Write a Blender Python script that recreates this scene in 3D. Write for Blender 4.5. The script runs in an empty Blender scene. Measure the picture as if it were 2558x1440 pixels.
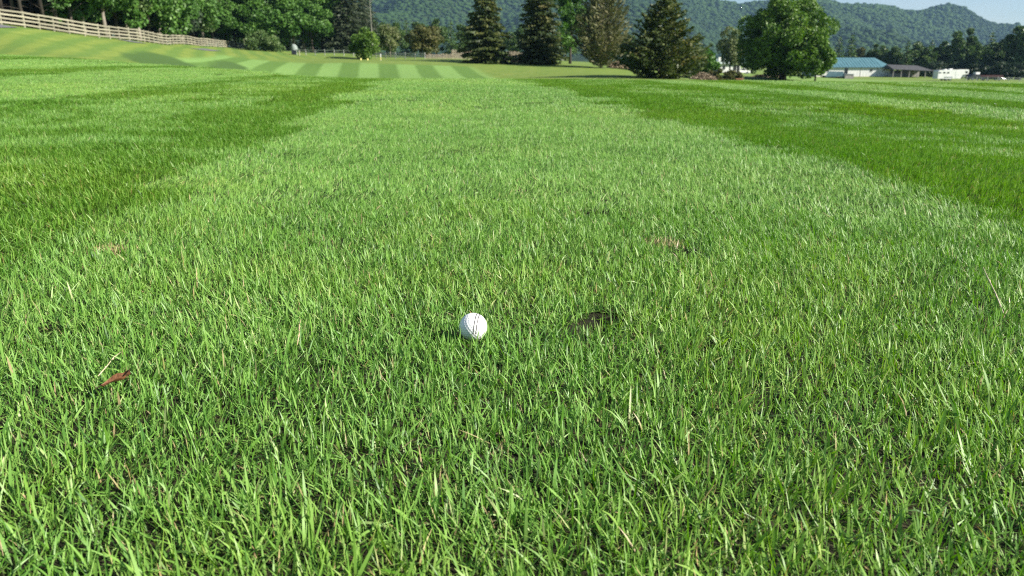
import bpy, math, random
import numpy as np
from mathutils import Vector, Matrix, Euler

# ------------------------------------------------------------------ camera, sky, sun, exposure
F_PX, CX, CY = 1932.0, 1279.0, 720.0          # lens in pixels of the 2558 px wide photograph
PITCH = math.atan((720.0 - 165.0) / F_PX)     # eye level falls on row 165
EYE = 0.4215                                   # camera height above the turf at the ball
sc = bpy.context.scene
col = sc.collection

cam_d = bpy.data.cameras.new('camera')
cam = bpy.data.objects.new('camera', cam_d)
col.objects.link(cam)
cam.location = (0, 0, EYE)
cam.rotation_euler = (math.pi / 2 - PITCH, 0, 0)
cam_d.sensor_width = 36.0
cam_d.lens = 36.0 * F_PX / 2558.0
cam_d.clip_start = 0.02
cam_d.clip_end = 20000.0
cam_d.dof.use_dof = True
cam_d.dof.focus_distance = 1.2
cam_d.dof.aperture_fstop = 9.5
sc.camera = cam

SUN_DIR = Vector((0.80, -0.29, 0.55)).normalized()      # towards the sun: right, a little behind
SUN_EL = math.asin(SUN_DIR.z)
SUN_AZ = math.atan2(SUN_DIR.x, SUN_DIR.y)
world = bpy.data.worlds.new('World')
sc.world = world
world.use_nodes = True
wn, wl = world.node_tree.nodes, world.node_tree.links
wn.clear()
w_out = wn.new('ShaderNodeOutputWorld')
w_bg = wn.new('ShaderNodeBackground')
w_bg.inputs['Strength'].default_value = 0.052
w_sky = wn.new('ShaderNodeTexSky')
w_sky.sky_type = 'NISHITA'
w_sky.sun_disc = False
w_sky.sun_elevation = SUN_EL
w_sky.sun_rotation = SUN_AZ
w_sky.altitude = 300
w_sky.air_density = 1.0
w_sky.dust_density = 0.05
w_sky.ozone_density = 3.5
# thin high cloud, spread over the whole sky
w_tc = wn.new('ShaderNodeTexCoord')
w_map = wn.new('ShaderNodeMapping')
w_map.inputs['Scale'].default_value = (2.2, 2.2, 7.0)
w_noise = wn.new('ShaderNodeTexNoise')
w_noise.inputs['Scale'].default_value = 2.4
w_noise.inputs['Detail'].default_value = 6.0
w_noise.inputs['Roughness'].default_value = 0.55
w_ramp = wn.new('ShaderNodeMapRange')
w_ramp.inputs['From Min'].default_value = 0.42
w_ramp.inputs['From Max'].default_value = 0.72
w_ramp.inputs['To Max'].default_value = 0.35
w_mix = wn.new('ShaderNodeMix')
w_mix.data_type = 'RGBA'
w_mix.inputs['B'].default_value = (7.6, 7.9, 8.3, 1)
wl.new(w_tc.outputs['Generated'], w_map.inputs['Vector'])
wl.new(w_map.outputs['Vector'], w_noise.inputs['Vector'])
wl.new(w_noise.outputs['Fac'], w_ramp.inputs['Value'])
wl.new(w_ramp.outputs['Result'], w_mix.inputs['Factor'])
wl.new(w_sky.outputs['Color'], w_mix.inputs['A'])
wl.new(w_mix.outputs['Result'], w_bg.inputs['Color'])
wl.new(w_bg.outputs['Background'], w_out.inputs['Surface'])

sun_d = bpy.data.lights.new('sun', 'SUN')
sun_d.energy = 5.0
sun_d.angle = math.radians(0.53)
sun_d.color = (1.0, 0.94, 0.84)
sun = bpy.data.objects.new('sun', sun_d)
col.objects.link(sun)
sun.rotation_euler = SUN_DIR.to_track_quat('Z', 'Y').to_euler()
sun.location = SUN_DIR * 60

sc.view_settings.view_transform = 'Standard'
sc.view_settings.look = 'None'
sc.view_settings.exposure = 1.14
sc.view_settings.gamma = 1.0
sc.view_settings.use_curve_mapping = False
sc.render.engine = 'CYCLES'
sc.cycles.max_bounces = 7
sc.cycles.diffuse_bounces = 2
sc.cycles.glossy_bounces = 2
sc.cycles.transmission_bounces = 4
sc.cycles.transparent_max_bounces = 4
sc.cycles.volume_bounces = 0
sc.cycles.caustics_reflective = False
sc.cycles.caustics_refractive = False
sc.cycles.use_denoising = False
sc.cycles.sample_clamp_indirect = 6.0
sc.cycles.filter_width = 1.15

# ------------------------------------------------------------------ helpers
random.seed(7)
SP, CP = math.sin(PITCH), math.cos(PITCH)


def ray(px, py):
    vx, vy = (px - CX) / F_PX, -(py - CY) / F_PX
    return Vector((vx, CP + vy * SP, -SP + vy * CP))


def at(px, py, Y):
    """world point at ground distance Y whose picture is (px, py)"""
    r = ray(px, py)
    return Vector((0, 0, EYE)) + r * (Y / r.y)


def smooth(a, b, x):
    t = np.clip((x - a) / (b - a), 0, 1)
    return t * t * (3 - 2 * t)


_tabs = {}


def vnoise(x, y, seed=0):
    """smooth value noise on a wrapped 256 lattice, -1..1"""
    if seed not in _tabs:
        _tabs[seed] = np.random.default_rng(1000 + seed).uniform(-1, 1, (256, 256))
    t = _tabs[seed]
    x = np.asarray(x, float); y = np.asarray(y, float)
    xi, yi = np.floor(x).astype(int), np.floor(y).astype(int)
    fx, fy = x - xi, y - yi
    fx, fy = fx * fx * (3 - 2 * fx), fy * fy * (3 - 2 * fy)
    a, b = t[xi & 255, yi & 255], t[(xi + 1) & 255, yi & 255]
    c, d = t[xi & 255, (yi + 1) & 255], t[(xi + 1) & 255, (yi + 1) & 255]
    return (a * (1 - fx) + b * fx) * (1 - fy) + (c * (1 - fx) + d * fx) * fy


def fbm(x, y, seed=0, octaves=4):
    s, a, out = 1.0, 1.0, 0.0
    for k in range(octaves):
        out = out + a * vnoise(x * s, y * s, seed + k)
        s *= 2.03; a *= 0.5
    return out / 1.9


# ------------------------------------------------------------------ terrain
CTRL = []
for px, py, Y in [
    (0, 64, 76), (250, 95, 93), (355, 104, 104), (450, 112, 131), (570, 121, 175), (618, 127, 200),
    (0, 131, 50), (150, 141, 52), (300, 157, 58), (480, 166, 66), (560, 172, 70), (620, 182, 76), (700, 191, 82),
    (400, 127, 88), (500, 142, 92), (600, 150, 98), (560, 132, 120), (660, 140, 125),
    (760, 193, 85), (850, 194, 85), (950, 195, 85), (1075, 195, 85), (1170, 194, 86), (1300, 193, 88),
    (792, 159, 102), (865, 158, 102), (950, 160, 102), (1062, 164, 102), (1137, 168, 101),
    (700, 139, 135), (840, 141, 135), (950, 149, 132), (1060, 148, 132), (1140, 151, 122),
    (900, 142, 260), (1100, 144, 260), (1500, 158, 260),
    (1215, 158, 115), (1350, 164, 114), (1480, 169, 112), (1300, 180, 96), (1450, 186, 88), (1560, 189, 84),
    (1650, 195, 80), (1800, 201, 104), (1960, 198, 114), (1750, 200, 92),
    (2100, 199, 150), (2150, 192, 250), (2228, 191, 255), (2380, 202.5, 200), (2500, 203.5, 200), (2700, 204.5, 200),
    (2330, 197, 240), (2450, 200, 300), (1900, 190, 250),
]:
    p = at(px, py, Y)
    CTRL.append((p.x, p.y, p.z))
CTRL += [(-90, 70, 6.5), (-105, 150, 6.5), (-130, 250, 6), (8, 32, -1.1), (28, 42, -2.0), (-6, 45, -1.1), (-16, 50, -0.6),
         (60, 60, -2.8), (95, 100, -3.4), (0, 520, 3), (400, 520, -5), (-400, 500, 8), (900, 700, -6), (-900, 700, 8), (0, 900, 3),
         (0, -60, -1.5), (-60, -60, 0), (60, -60, -3), (-100, 0, 4), (100, 0, -4), (0, -400, -3), (-400, -400, 2), (400, -400, -6)]
CTRL = np.array(CTRL)


def _tps_fit(P, lam=0.02):
    xy = P[:, :2] / 100.0
    n = len(P)
    d2 = ((xy[:, None] - xy[None]) ** 2).sum(-1)
    K = np.where(d2 > 0, 0.5 * d2 * np.log(d2 + 1e-12), 0) + lam * 0.01 * np.eye(n)
    A = np.zeros((n + 3, n + 3))
    A[:n, :n] = K
    A[:n, n] = 1; A[:n, n + 1:] = xy
    A[n, :n] = 1; A[n + 1:, :n] = xy.T
    return np.linalg.solve(A, np.concatenate([P[:, 2], np.zeros(3)]))


_TPS = _tps_fit(CTRL)


def far_height(x, y):
    sh = np.shape(x)
    q = np.stack([np.ravel(x), np.ravel(y)], -1) / 100.0
    out = np.zeros(len(q))
    c = CTRL[:, :2] / 100.0
    for s in range(0, len(q), 20000):
        e = q[s:s + 20000]
        d2 = ((e[:, None] - c[None]) ** 2).sum(-1)
        k = np.where(d2 > 0, 0.5 * d2 * np.log(d2 + 1e-12), 0)
        out[s:s + 20000] = k @ _TPS[:-3] + _TPS[-3] + e @ _TPS[-2:]
    return np.clip(out, -8, 9).reshape(sh)


A_Y, B_X = 0.011, -0.020        # the near turf climbs ahead and falls to the right
# distance of the brow of the near turf, by bearing x/y
BROW_T = np.array([-3, -0.64, -0.49, -0.40, -0.29, -0.19, 0.01, 0.21, 0.41, 0.64, 3])
BROW_D = np.array([40, 47, 26, 22, 15.5, 14.2, 15.0, 16.5, 20, 24, 26]) * 1.15


def brow(x, y):
    t = x / np.maximum(y, 0.15 * np.hypot(x, y) + 1e-6)
    return np.interp(t, BROW_T, BROW_D)


def height(x, y):
    x = np.asarray(x, float); y = np.asarray(y, float)
    r = np.hypot(x, y)
    dc = brow(x, y)
    yy = np.where(y >= 0, y, y * 0.6)
    near = A_Y * np.clip(yy, -40, 60) + B_X * np.clip(x, -60, 60)
    near = near + 0.010 * vnoise(x * 0.9 + 3, y * 0.9, 11) * smooth(0.6, 3, r) + 0.004 * vnoise(x * 3.1, y * 3.1, 12) + 0.03 * vnoise(x * .22, y * .22, 13) * smooth(3, 10, r)
    r0 = 0.7 * dc
    k = EYE / (0.51 * dc * dc)
    near = near - k * np.maximum(0, r - r0) ** 2
    far = far_height(x, y) + 0.10 * vnoise(x * .11, y * .11, 14) * smooth(40, 90, r)
    w = smooth(dc * 1.15, dc * 1.15 + 22, r)
    return near * (1 - w) + far * w


def H(x, y):
    return float(height(np.array([x]), np.array([y]))[0])


def ground_hit(px, py, lift=0.0, rmax=60):
    """first point of the turf (raised by lift) seen at (px, py)"""
    d = ray(px, py)
    t = np.geomspace(0.2, rmax, 4000)
    x, y, z = d.x * t, d.y * t, EYE + d.z * t
    below = np.nonzero(z < height(x, y) + lift)[0]
    i = below[0] if len(below) else len(t) - 1
    return Vector((x[i], y[i], z[i]))


# ---- mowing pattern: stripes of the near turf run along STR_DIR
STR_T = -0.108
STR_DIR = np.array([STR_T, 1.0]) / math.hypot(STR_T, 1.0)


def stripe_u(x, y):
    return (x * STR_DIR[1] - y * STR_DIR[0])


EDGES = [-45, -40, -36, -31.5, -27, -22, -17.5, -12.5, -7.3, -6.0, -3.1, -0.80, 1.72, 4.6, 5.75, 6.8, 9.3, 10.1, 12.0, 14.2, 16.4, 18.7, 21, 23.3, 25.6, 27.9, 30.2, 32.5]


def toward(x, y):
    """share of blades laid towards the camera (dark stripes)"""
    u = stripe_u(x, y) + 0.06 * vnoise(x * 1.3, y * 1.3, 21) + 0.05 * vnoise(x * 5, y * 5, 22) + 0.06 * vnoise(x * 37, y * 37, 23)
    i = np.searchsorted(EDGES, u)
    dark = ((i % 2) == (np.searchsorted(EDGES, -2.0) % 2)).astype(float)
    # inside the wide dark stripes the grass stands up again; they are darkest along their edges
    mid = smooth(-2.9, -2.6, u) * (1 - smooth(-1.75, -1.3, u)) + 0.7 * smooth(2.5, 2.9, u) * (1 - smooth(3.7, 4.1, u))
    dark = dark * (1 - 0.62 * mid)
    return dark


def link(o, parent=None):
    col.objects.link(o)
    if parent is not None:
        o.parent = parent
    return o


def tag(o, label=None, cat=None, group=None, kind=None):
    if label: o['label'] = label
    if cat: o['category'] = cat
    if group: o['group'] = group
    if kind: o['kind'] = kind
    return o


def empty(name, loc, rz=0.0):
    o = bpy.data.objects.new(name, None)
    o.location = loc
    o.rotation_euler = (0, 0, rz)
    o.empty_display_size = 0.2
    return link(o)


def np_mesh(name, verts, faces, mats=(), attrs=None, smooth_shade=False, nper=4):
    """verts (n,3), faces (m,nper) arrays"""
    me = bpy.data.meshes.new(name)
    verts = np.asarray(verts, np.float32); faces = np.asarray(faces, np.int32)
    me.vertices.add(len(verts))
    me.vertices.foreach_set('co', verts.ravel())
    m = len(faces)
    me.loops.add(m * nper)
    me.loops.foreach_set('vertex_index', faces.ravel())
    me.polygons.add(m)
    me.polygons.foreach_set('loop_start', np.arange(0, m * nper, nper, dtype=np.int32))
    me.polygons.foreach_set('loop_total', np.full(m, nper, np.int32))
    if smooth_shade:
        me.polygons.foreach_set('use_smooth', np.ones(m, bool))
    for k, v in (attrs or {}).items():
        a = me.attributes.new(k, 'FLOAT', 'POINT')
        a.data.foreach_set('value', np.asarray(v, np.float32))
    me.update(calc_edges=True)
    for mt in mats:
        me.materials.append(mt)
    return me


class MB:
    """collects boxes, tubes and prisms into one mesh"""
    def __init__(s):
        s.v, s.f = [], []

    def add(s, vs, fs):
        b = len(s.v)
        s.v += [tuple(v) for v in vs]
        s.f += [tuple(i + b for i in f) for f in fs]
        return s

    def box(s, x0, x1, y0, y1, z0, z1, M=None):
        vs = [Vector((x, y, z)) for z in (z0, z1) for y in (y0, y1) for x in (x0, x1)]
        if M is not None: vs = [M @ v for v in vs]
        return s.add(vs, [(0, 2, 3, 1), (4, 5, 7, 6), (0, 1, 5, 4), (2, 6, 7, 3), (0, 4, 6, 2), (1, 3, 7, 5)])

    def tube(s, pts, rad, n=8, cap=True):
        pts = [Vector(p) for p in pts]
        rings = []
        for i, p in enumerate(pts):
            t = (pts[min(i + 1, len(pts) - 1)] - pts[max(i - 1, 0)]).normalized()
            a = t.cross(Vector((0, 0, 1)) if abs(t.z) < 0.9 else Vector((1, 0, 0))).normalized()
            b = t.cross(a)
            rings.append([p + (a * math.cos(2 * math.pi * k / n) + b * math.sin(2 * math.pi * k / n)) * rad[i] for k in range(n)])
        vs = [v for r in rings for v in r]
        fs = [(i * n + k, i * n + (k + 1) % n, (i + 1) * n + (k + 1) % n, (i + 1) * n + k) for i in range(len(pts) - 1) for k in range(n)]
        if cap:
            fs.append(tuple(range(n - 1, -1, -1)))
            fs.append(tuple((len(pts) - 1) * n + k for k in range(n)))
        return s.add(vs, fs)

    def mesh(s, name, mat, shade=False):
        me = bpy.data.meshes.new(name)
        me.from_pydata(s.v, [], s.f)
        if shade:
            me.polygons.foreach_set('use_smooth', np.ones(len(me.polygons), bool))
        me.materials.append(mat)
        me.update()
        return me

    def build(s, name, mat, parent=None, shade=False):
        return link(bpy.data.objects.new(name, s.mesh(name, mat, shade)), parent)


# ------------------------------------------------------------------ materials
def new_mat(name):
    m = bpy.data.materials.new(name)
    m.use_nodes = True
    nt = m.node_tree
    for n in list(nt.nodes):
        nt.nodes.remove(n)
    out = nt.nodes.new('ShaderNodeOutputMaterial')
    return m, nt.nodes, nt.links, out


def ramp(nodes, stops):
    r = nodes.new('ShaderNodeValToRGB')
    e = r.color_ramp.elements
    while len(e) < len(stops): e.new(0.5)
    for i, (p, c) in enumerate(stops):
        e[i].position = p
        e[i].color = (*c, 1)
    return r


def simple_mat(name, c1, c2=None, scale=8.0, rough=0.6, bump=0.0, metallic=0.0, stretch=(1, 1, 1), spec=0.4, per_object=0.0):
    m, N, L, out = new_mat(name)
    b = N.new('ShaderNodeBsdfPrincipled')
    b.inputs['Roughness'].default_value = rough
    b.inputs['Metallic'].default_value = metallic
    b.inputs['Specular IOR Level'].default_value = spec
    tc = N.new('ShaderNodeTexCoord')
    mp = N.new('ShaderNodeMapping')
    mp.inputs['Scale'].default_value = stretch
    nz = N.new('ShaderNodeTexNoise')
    nz.inputs['Scale'].default_value = scale
    nz.inputs['Detail'].default_value = 5
    L.new(tc.outputs['Object'], mp.inputs['Vector'])
    L.new(mp.outputs['Vector'], nz.inputs['Vector'])
    r = ramp(N, [(0.3, c1), (0.7, c2 or c1)])
    L.new(nz.outputs['Fac'], r.inputs['Fac'])
    src = r.outputs['Color']
    if per_object:
        oi = N.new('ShaderNodeObjectInfo')
        mr = N.new('ShaderNodeMapRange')
        mr.inputs['To Min'].default_value = 1 - per_object
        mr.inputs['To Max'].default_value = 1 + per_object
        L.new(oi.outputs['Random'], mr.inputs['Value'])
        mx = N.new('ShaderNodeMix'); mx.data_type = 'RGBA'; mx.blend_type = 'MULTIPLY'
        mx.inputs['Factor'].default_value = 1
        L.new(src, mx.inputs['A']); L.new(mr.outputs['Result'], mx.inputs['B'])
        src = mx.outputs['Result']
    L.new(src, b.inputs['Base Color'])
    if bump:
        bp = N.new('ShaderNodeBump')
        bp.inputs['Strength'].default_value = bump
        bp.inputs['Distance'].default_value = 0.02
        L.new(nz.outputs['Fac'], bp.inputs['Height'])
        L.new(bp.outputs['Normal'], b.inputs['Normal'])
    L.new(b.outputs['BSDF'], out.inputs['Surface'])
    return m


def leaf_mat(name, stops, rough=0.45, trans=0.3, attr='rnd', spec=0.5, instancer_tint=None, tip=None, tcol=None, two_sided=None):
    """thin leaves: a glossy leaf skin over light that comes through"""
    m, N, L, out = new_mat(name)
    b = N.new('ShaderNodeBsdfPrincipled')
    b.inputs['Roughness'].default_value = rough
    b.inputs['Specular IOR Level'].default_value = spec
    a = N.new('ShaderNodeAttribute')
    a.attribute_name = attr
    r = ramp(N, stops)
    L.new(a.outputs['Fac'], r.inputs['Fac'])
    src = r.outputs['Color']
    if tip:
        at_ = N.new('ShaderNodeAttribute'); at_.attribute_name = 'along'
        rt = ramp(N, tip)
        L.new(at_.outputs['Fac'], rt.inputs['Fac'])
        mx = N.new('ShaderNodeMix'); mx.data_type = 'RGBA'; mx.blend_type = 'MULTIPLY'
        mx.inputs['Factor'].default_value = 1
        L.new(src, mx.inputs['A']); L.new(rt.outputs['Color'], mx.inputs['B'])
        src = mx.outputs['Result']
    if instancer_tint:
        ai = N.new('ShaderNodeAttribute')
        ai.attribute_type = 'INSTANCER' if instancer_tint == 'INSTANCER' else 'GEOMETRY'
        ai.attribute_name = 'tint'
        rt = ramp(N, tcol or [(0.0, (0.74, 0.86, 0.80)), (0.5, (1, 1, 1)), (1.0, (1.28, 1.10, 0.88))])
        L.new(ai.outputs['Fac'], rt.inputs['Fac'])
        mx = N.new('ShaderNodeMix'); mx.data_type = 'RGBA'; mx.blend_type = 'MULTIPLY'
        mx.inputs['Factor'].default_value = 1
        L.new(src, mx.inputs['A']); L.new(rt.outputs['Color'], mx.inputs['B'])
        src = mx.outputs['Result']
    if two_sided:                      # upper face painted paler than under face to strengthen the mown stripes' sheen
        g = N.new('ShaderNodeNewGeometry')
        sd = N.new('ShaderNodeMix'); sd.data_type = 'RGBA'
        sd.inputs['A'].default_value = (*two_sided[0], 1); sd.inputs['B'].default_value = (*two_sided[1], 1)
        L.new(g.outputs['Backfacing'], sd.inputs['Factor'])
        mx = N.new('ShaderNodeMix'); mx.data_type = 'RGBA'; mx.blend_type = 'MULTIPLY'
        mx.inputs['Factor'].default_value = 1
        L.new(src, mx.inputs['A']); L.new(sd.outputs['Result'], mx.inputs['B'])
        src = mx.outputs['Result']
    L.new(src, b.inputs['Base Color'])
    t = N.new('ShaderNodeBsdfTranslucent')
    hs = N.new('ShaderNodeHueSaturation')
    hs.inputs['Saturation'].default_value = 1.15
    hs.inputs['Value'].default_value = 1.25
    L.new(src, hs.inputs['Color'])
    L.new(hs.outputs['Color'], t.inputs['Color'])
    mix = N.new('ShaderNodeMixShader')
    mix.inputs['Fac'].default_value = trans
    L.new(b.outputs['BSDF'], mix.inputs[1]); L.new(t.outputs['BSDF'], mix.inputs[2])
    L.new(mix.outputs['Shader'], out.inputs['Surface'])
    return m


GRASS_STOPS = [(0.0, (0.053, 0.147, 0.025)), (0.25, (0.097, 0.232, 0.035)), (0.55, (0.162, 0.326, 0.054)), (0.8, (0.235, 0.400, 0.090)),
               (0.93, (0.312, 0.440, 0.150)), (0.96, (0.40, 0.37, 0.17)), (1.0, (0.30, 0.23, 0.11))]
TWO = ((0.97, 1.0, 0.78), (1.12, 1.07, 1.15))
GRASS_SHADE_TIP = [(0.0, (0.55, 0.50, 0.45)), (0.35, (1, 1, 1)), (0.85, (1.0, 1.0, 1.0)), (1.0, (1.25, 1.1, 1.05))]  # blade bases darkened as painted shade deep in the turf, tips paler
M_GRASS_NEAR = leaf_mat('grass_blade', GRASS_STOPS, rough=0.44, trans=0.31, spec=0.34, tip=GRASS_SHADE_TIP, instancer_tint='GEOMETRY', two_sided=TWO)
M_GRASS_FAR = leaf_mat('grass_blade_mown', GRASS_STOPS, rough=0.44, trans=0.31, spec=0.34, tip=GRASS_SHADE_TIP, instancer_tint='INSTANCER', two_sided=TWO)


def ground_material():
    """soil and thatch under the blades; beyond them mown turf seen as a surface"""
    m, N, L, out = new_mat('turf_ground')
    b = N.new('ShaderNodeBsdfPrincipled')
    b.inputs['Roughness'].default_value = 0.85
    b.inputs['Specular IOR Level'].default_value = 0.15
    geo = N.new('ShaderNodeNewGeometry')

    def attr(n):
        a = N.new('ShaderNodeAttribute'); a.attribute_name = n
        return a.outputs['Fac']

    def mixc(f, a, c):
        x = N.new('ShaderNodeMix'); x.data_type = 'RGBA'
        if isinstance(f, float): x.inputs['Factor'].default_value = f
        else: L.new(f, x.inputs['Factor'])
        for s, v in (('A', a), ('B', c)):
            if isinstance(v, tuple): x.inputs[s].default_value = (*v, 1)
            else: L.new(v, x.inputs[s])
        return x.outputs['Result']

    def noise(scale, detail=4, rough=0.55):
        n = N.new('ShaderNodeTexNoise')
        n.inputs['Scale'].default_value = scale
        n.inputs['Detail'].default_value = detail
        n.inputs['Roughness'].default_value = rough
        L.new(geo.outputs['Position'], n.inputs['Vector'])
        return n.outputs['Fac']

    def band(nx, ny, period, off, soft=0.06, wob=0.25):
        """alternating mown bands across the direction (nx, ny)"""
        d = N.new('ShaderNodeVectorMath'); d.operation = 'DOT_PRODUCT'
        L.new(geo.outputs['Position'], d.inputs[0])
        d.inputs[1].default_value = (nx, ny, 0)
        w = N.new('ShaderNodeMath'); w.operation = 'MULTIPLY_ADD'
        L.new(noise(0.35, 3), w.inputs[0]); w.inputs[1].default_value = wob; w.inputs[2].default_value = off
        s = N.new('ShaderNodeMath'); s.operation = 'ADD'
        L.new(d.outputs['Value'], s.inputs[0]); L.new(w.outputs[0], s.inputs[1])
        p = N.new('ShaderNodeMath'); p.operation = 'PINGPONG'
        L.new(s.outputs[0], p.inputs[0]); p.inputs[1].default_value = period
        r = N.new('ShaderNodeMapRange')
        L.new(p.outputs[0], r.inputs['Value'])
        r.inputs['From Min'].default_value = period * (0.5 - soft); r.inputs['From Max'].default_value = period * (0.5 + soft)
        return r.outputs['Result']

    # soil
    soil = ramp(N, [(0.35, (0.014, 0.012, 0.008)), (0.58, (0.030, 0.030, 0.014)), (0.80, (0.085, 0.065, 0.036))])
    L.new(noise(45, 5, 0.7), soil.inputs['Fac'])
    # mown turf far off, stripe sheen painted as light and dark greens
    light = ramp(N, [(0.30, (0.110, 0.225, 0.046)), (0.70, (0.225, 0.345, 0.105))])
    dark = ramp(N, [(0.30, (0.060, 0.135, 0.022)), (0.70, (0.130, 0.220, 0.050))])
    rough_ = ramp(N, [(0.28, (0.085, 0.150, 0.028)), (0.5, (0.140, 0.205, 0.042)), (0.72, (0.205, 0.235, 0.060))])
    bank = ramp(N, [(0.3, (0.110, 0.168, 0.032)), (0.5, (0.165, 0.228, 0.044)), (0.7, (0.220, 0.272, 0.060))])
    fine = noise(3.2, 8, 0.78)
    for r in (light, dark): L.new(fine, r.inputs['Fac'])
    L.new(noise(0.6, 9, 0.74), rough_.inputs['Fac'])
    L.new(noise(0.4, 9, 0.74), bank.inputs['Fac'])
    inv = math.hypot(0.165, 1)
    fair = mixc(band(1 / inv, 0.165 / inv, 2.25, 1.10, soft=0.09, wob=0.25), light.outputs['Color'], mixc(0.05, dark.outputs['Color'], light.outputs['Color']))
    bankb = mixc(band(0.94, 0.34, 1.25, 0.3, soft=0.22, wob=1.5), bank.outputs['Color'], mixc(0.7, bank.outputs['Color'], dark.outputs['Color']))
    c = mixc(attr('w_bank'), rough_.outputs['Color'], bankb)
    c = mixc(attr('w_fair'), c, fair)
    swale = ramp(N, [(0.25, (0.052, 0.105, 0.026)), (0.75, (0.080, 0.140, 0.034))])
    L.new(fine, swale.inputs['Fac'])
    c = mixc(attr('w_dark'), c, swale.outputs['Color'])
    c = mixc(attr('w_light'), c, light.outputs['Color'])
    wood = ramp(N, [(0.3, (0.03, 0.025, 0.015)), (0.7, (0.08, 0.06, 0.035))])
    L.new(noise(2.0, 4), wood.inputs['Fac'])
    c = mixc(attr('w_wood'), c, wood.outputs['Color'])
    c = mixc(attr('w_soil'), c, mixc(attr('w_divot'), soil.outputs['Color'], (0.006, 0.007, 0.004)))
    L.new(c, b.inputs['Base Color'])
    bp = N.new('ShaderNodeBump')
    bp.inputs['Strength'].default_value = 0.6
    bp.inputs['Distance'].default_value = 0.05
    L.new(noise(9, 6, 0.7), bp.inputs['Height'])
    L.new(bp.outputs['Normal'], b.inputs['Normal'])
    L.new(b.outputs['BSDF'], out.inputs['Surface'])
    return m


# ------------------------------------------------------------------ ground
def build_ground():
    th = np.concatenate([np.radians(np.arange(-60, 60, 0.4)), np.radians(np.arange(60, 300, 3.0))])
    rr = [0.0]
    r = 0.12
    while r < 4000:
        rr.append(r)
        r *= (1.011 if 0.5 < r < 4 else 1.02) if r < 400 else 1.15
    rr = np.array(rr[1:])
    T, R = np.meshgrid(th, rr)
    X, Y = R * np.sin(T), R * np.cos(T)
    Z = height(X, Y)
    # soil sinks a little where a club has cut the turf
    for (c, rx) in DIVOTS:
        Z -= 0.018 * np.exp(-(((X - c.x) ** 2 + (Y - c.y) ** 2) / (rx * rx)))
    w_divot = np.zeros_like(X)
    for (c, rx) in DIVOTS:
        w_divot = np.maximum(w_divot, np.exp(-(((X - c.x) ** 2 + (Y - c.y) ** 2) / (2.6 * rx * rx))))
    w_divot = np.append(w_divot.ravel(), 0)
    n, mth = len(rr), len(th)
    V = np.stack([X, Y, Z], -1).reshape(-1, 3)
    V = np.concatenate([V, [[0, 0, H(0, 0)]]])
    i, j = np.meshgrid(np.arange(n - 1), np.arange(mth), indexing='ij')
    jn = (j + 1) % mth
    Fq = np.stack([i * mth + j, (i) * mth + jn, (i + 1) * mth + jn, (i + 1) * mth + j], -1).reshape(-1, 4)
    Fq = Fq[:, ::-1]
    x, y = V[:, 0], V[:, 1]
    r = np.hypot(x, y)
    dc = brow(x, y)
    t = x / np.maximum(y, 1)
    w_soil = 1 - smooth(1.0, 1.25, r / np.maximum(dc, 1))
    u = x + 0.165 * y
    w_fair = smooth(62, 68, y) * (1 - smooth(101, 103, y + 0.25 * vnoise(x * .3, y * .3, 31))) * smooth(-20.5, -19.5, u) * (1 - smooth(11, 13, u + 0.02 * (y - 85)))
    w_bank = smooth(0.0, 1.0, (-(x + 21 + 0.05 * y)) / 8.0)
    # two swales of dark mown turf at the bank's foot, slope shade painted in
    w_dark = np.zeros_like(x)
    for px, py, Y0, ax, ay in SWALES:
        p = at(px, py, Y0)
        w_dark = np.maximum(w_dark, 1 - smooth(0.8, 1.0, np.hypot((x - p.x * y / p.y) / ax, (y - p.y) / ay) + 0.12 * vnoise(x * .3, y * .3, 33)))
    w_light = smooth(0.25, 0.35, t) * smooth(40, 60, r) * (1 - smooth(170, 190, y)) * 0.6
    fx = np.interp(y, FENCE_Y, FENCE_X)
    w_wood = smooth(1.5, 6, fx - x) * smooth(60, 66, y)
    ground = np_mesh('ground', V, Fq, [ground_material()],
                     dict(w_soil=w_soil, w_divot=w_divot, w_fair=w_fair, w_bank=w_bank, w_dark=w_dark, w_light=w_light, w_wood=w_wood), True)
    o = link(bpy.data.objects.new('ground', ground))
    tag(o, 'gently rolling mown turf ground with soil and thatch beneath the grass', kind='structure')
    return o


FENCE_PX = [(-60, 58, 73.5), (0, 64, 76), (62, 70, 79), (155, 80, 86), (250, 93, 93), (355, 103, 105), (450, 112, 131), (570, 121, 175), (622, 127, 202)]
FENCE_PTS = [at(*p) for p in FENCE_PX]
FENCE_Y = np.array([p.y for p in FENCE_PTS])
FENCE_X = np.array([p.x for p in FENCE_PTS])
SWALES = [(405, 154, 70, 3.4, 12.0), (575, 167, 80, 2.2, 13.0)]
_d = [(1428, 828, 0.020), (1446, 816, 0.020), (1470, 806, 0.016), (1512, 792, 0.028), (1500, 806, 0.018), (1490, 531, 0.055), (1712, 632, 0.036), (1780, 870, 0.019), (1290, 1150, 0.012), (2215, 790, 0.014), (1930, 1000, 0.012), (560, 1050, 0.010), (120, 830, 0.015)]
DIVOTS = [(ground_hit(px, py, 0.004), r_) for px, py, r_ in _d]
ground = build_ground()

# ------------------------------------------------------------------ golf ball position (grass parts around it)
BALL_R = 0.02135
_bp = ray(1182, 817)
BALL = Vector((0, 0, EYE)) + _bp * 1.177
BALL_SOIL = H(BALL.x, BALL.y)
print('ball centre above soil', BALL.z - BALL_SOIL, 'at', tuple(BALL))
LEAF_P = ground_hit(295, 965, 0.020)


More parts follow.
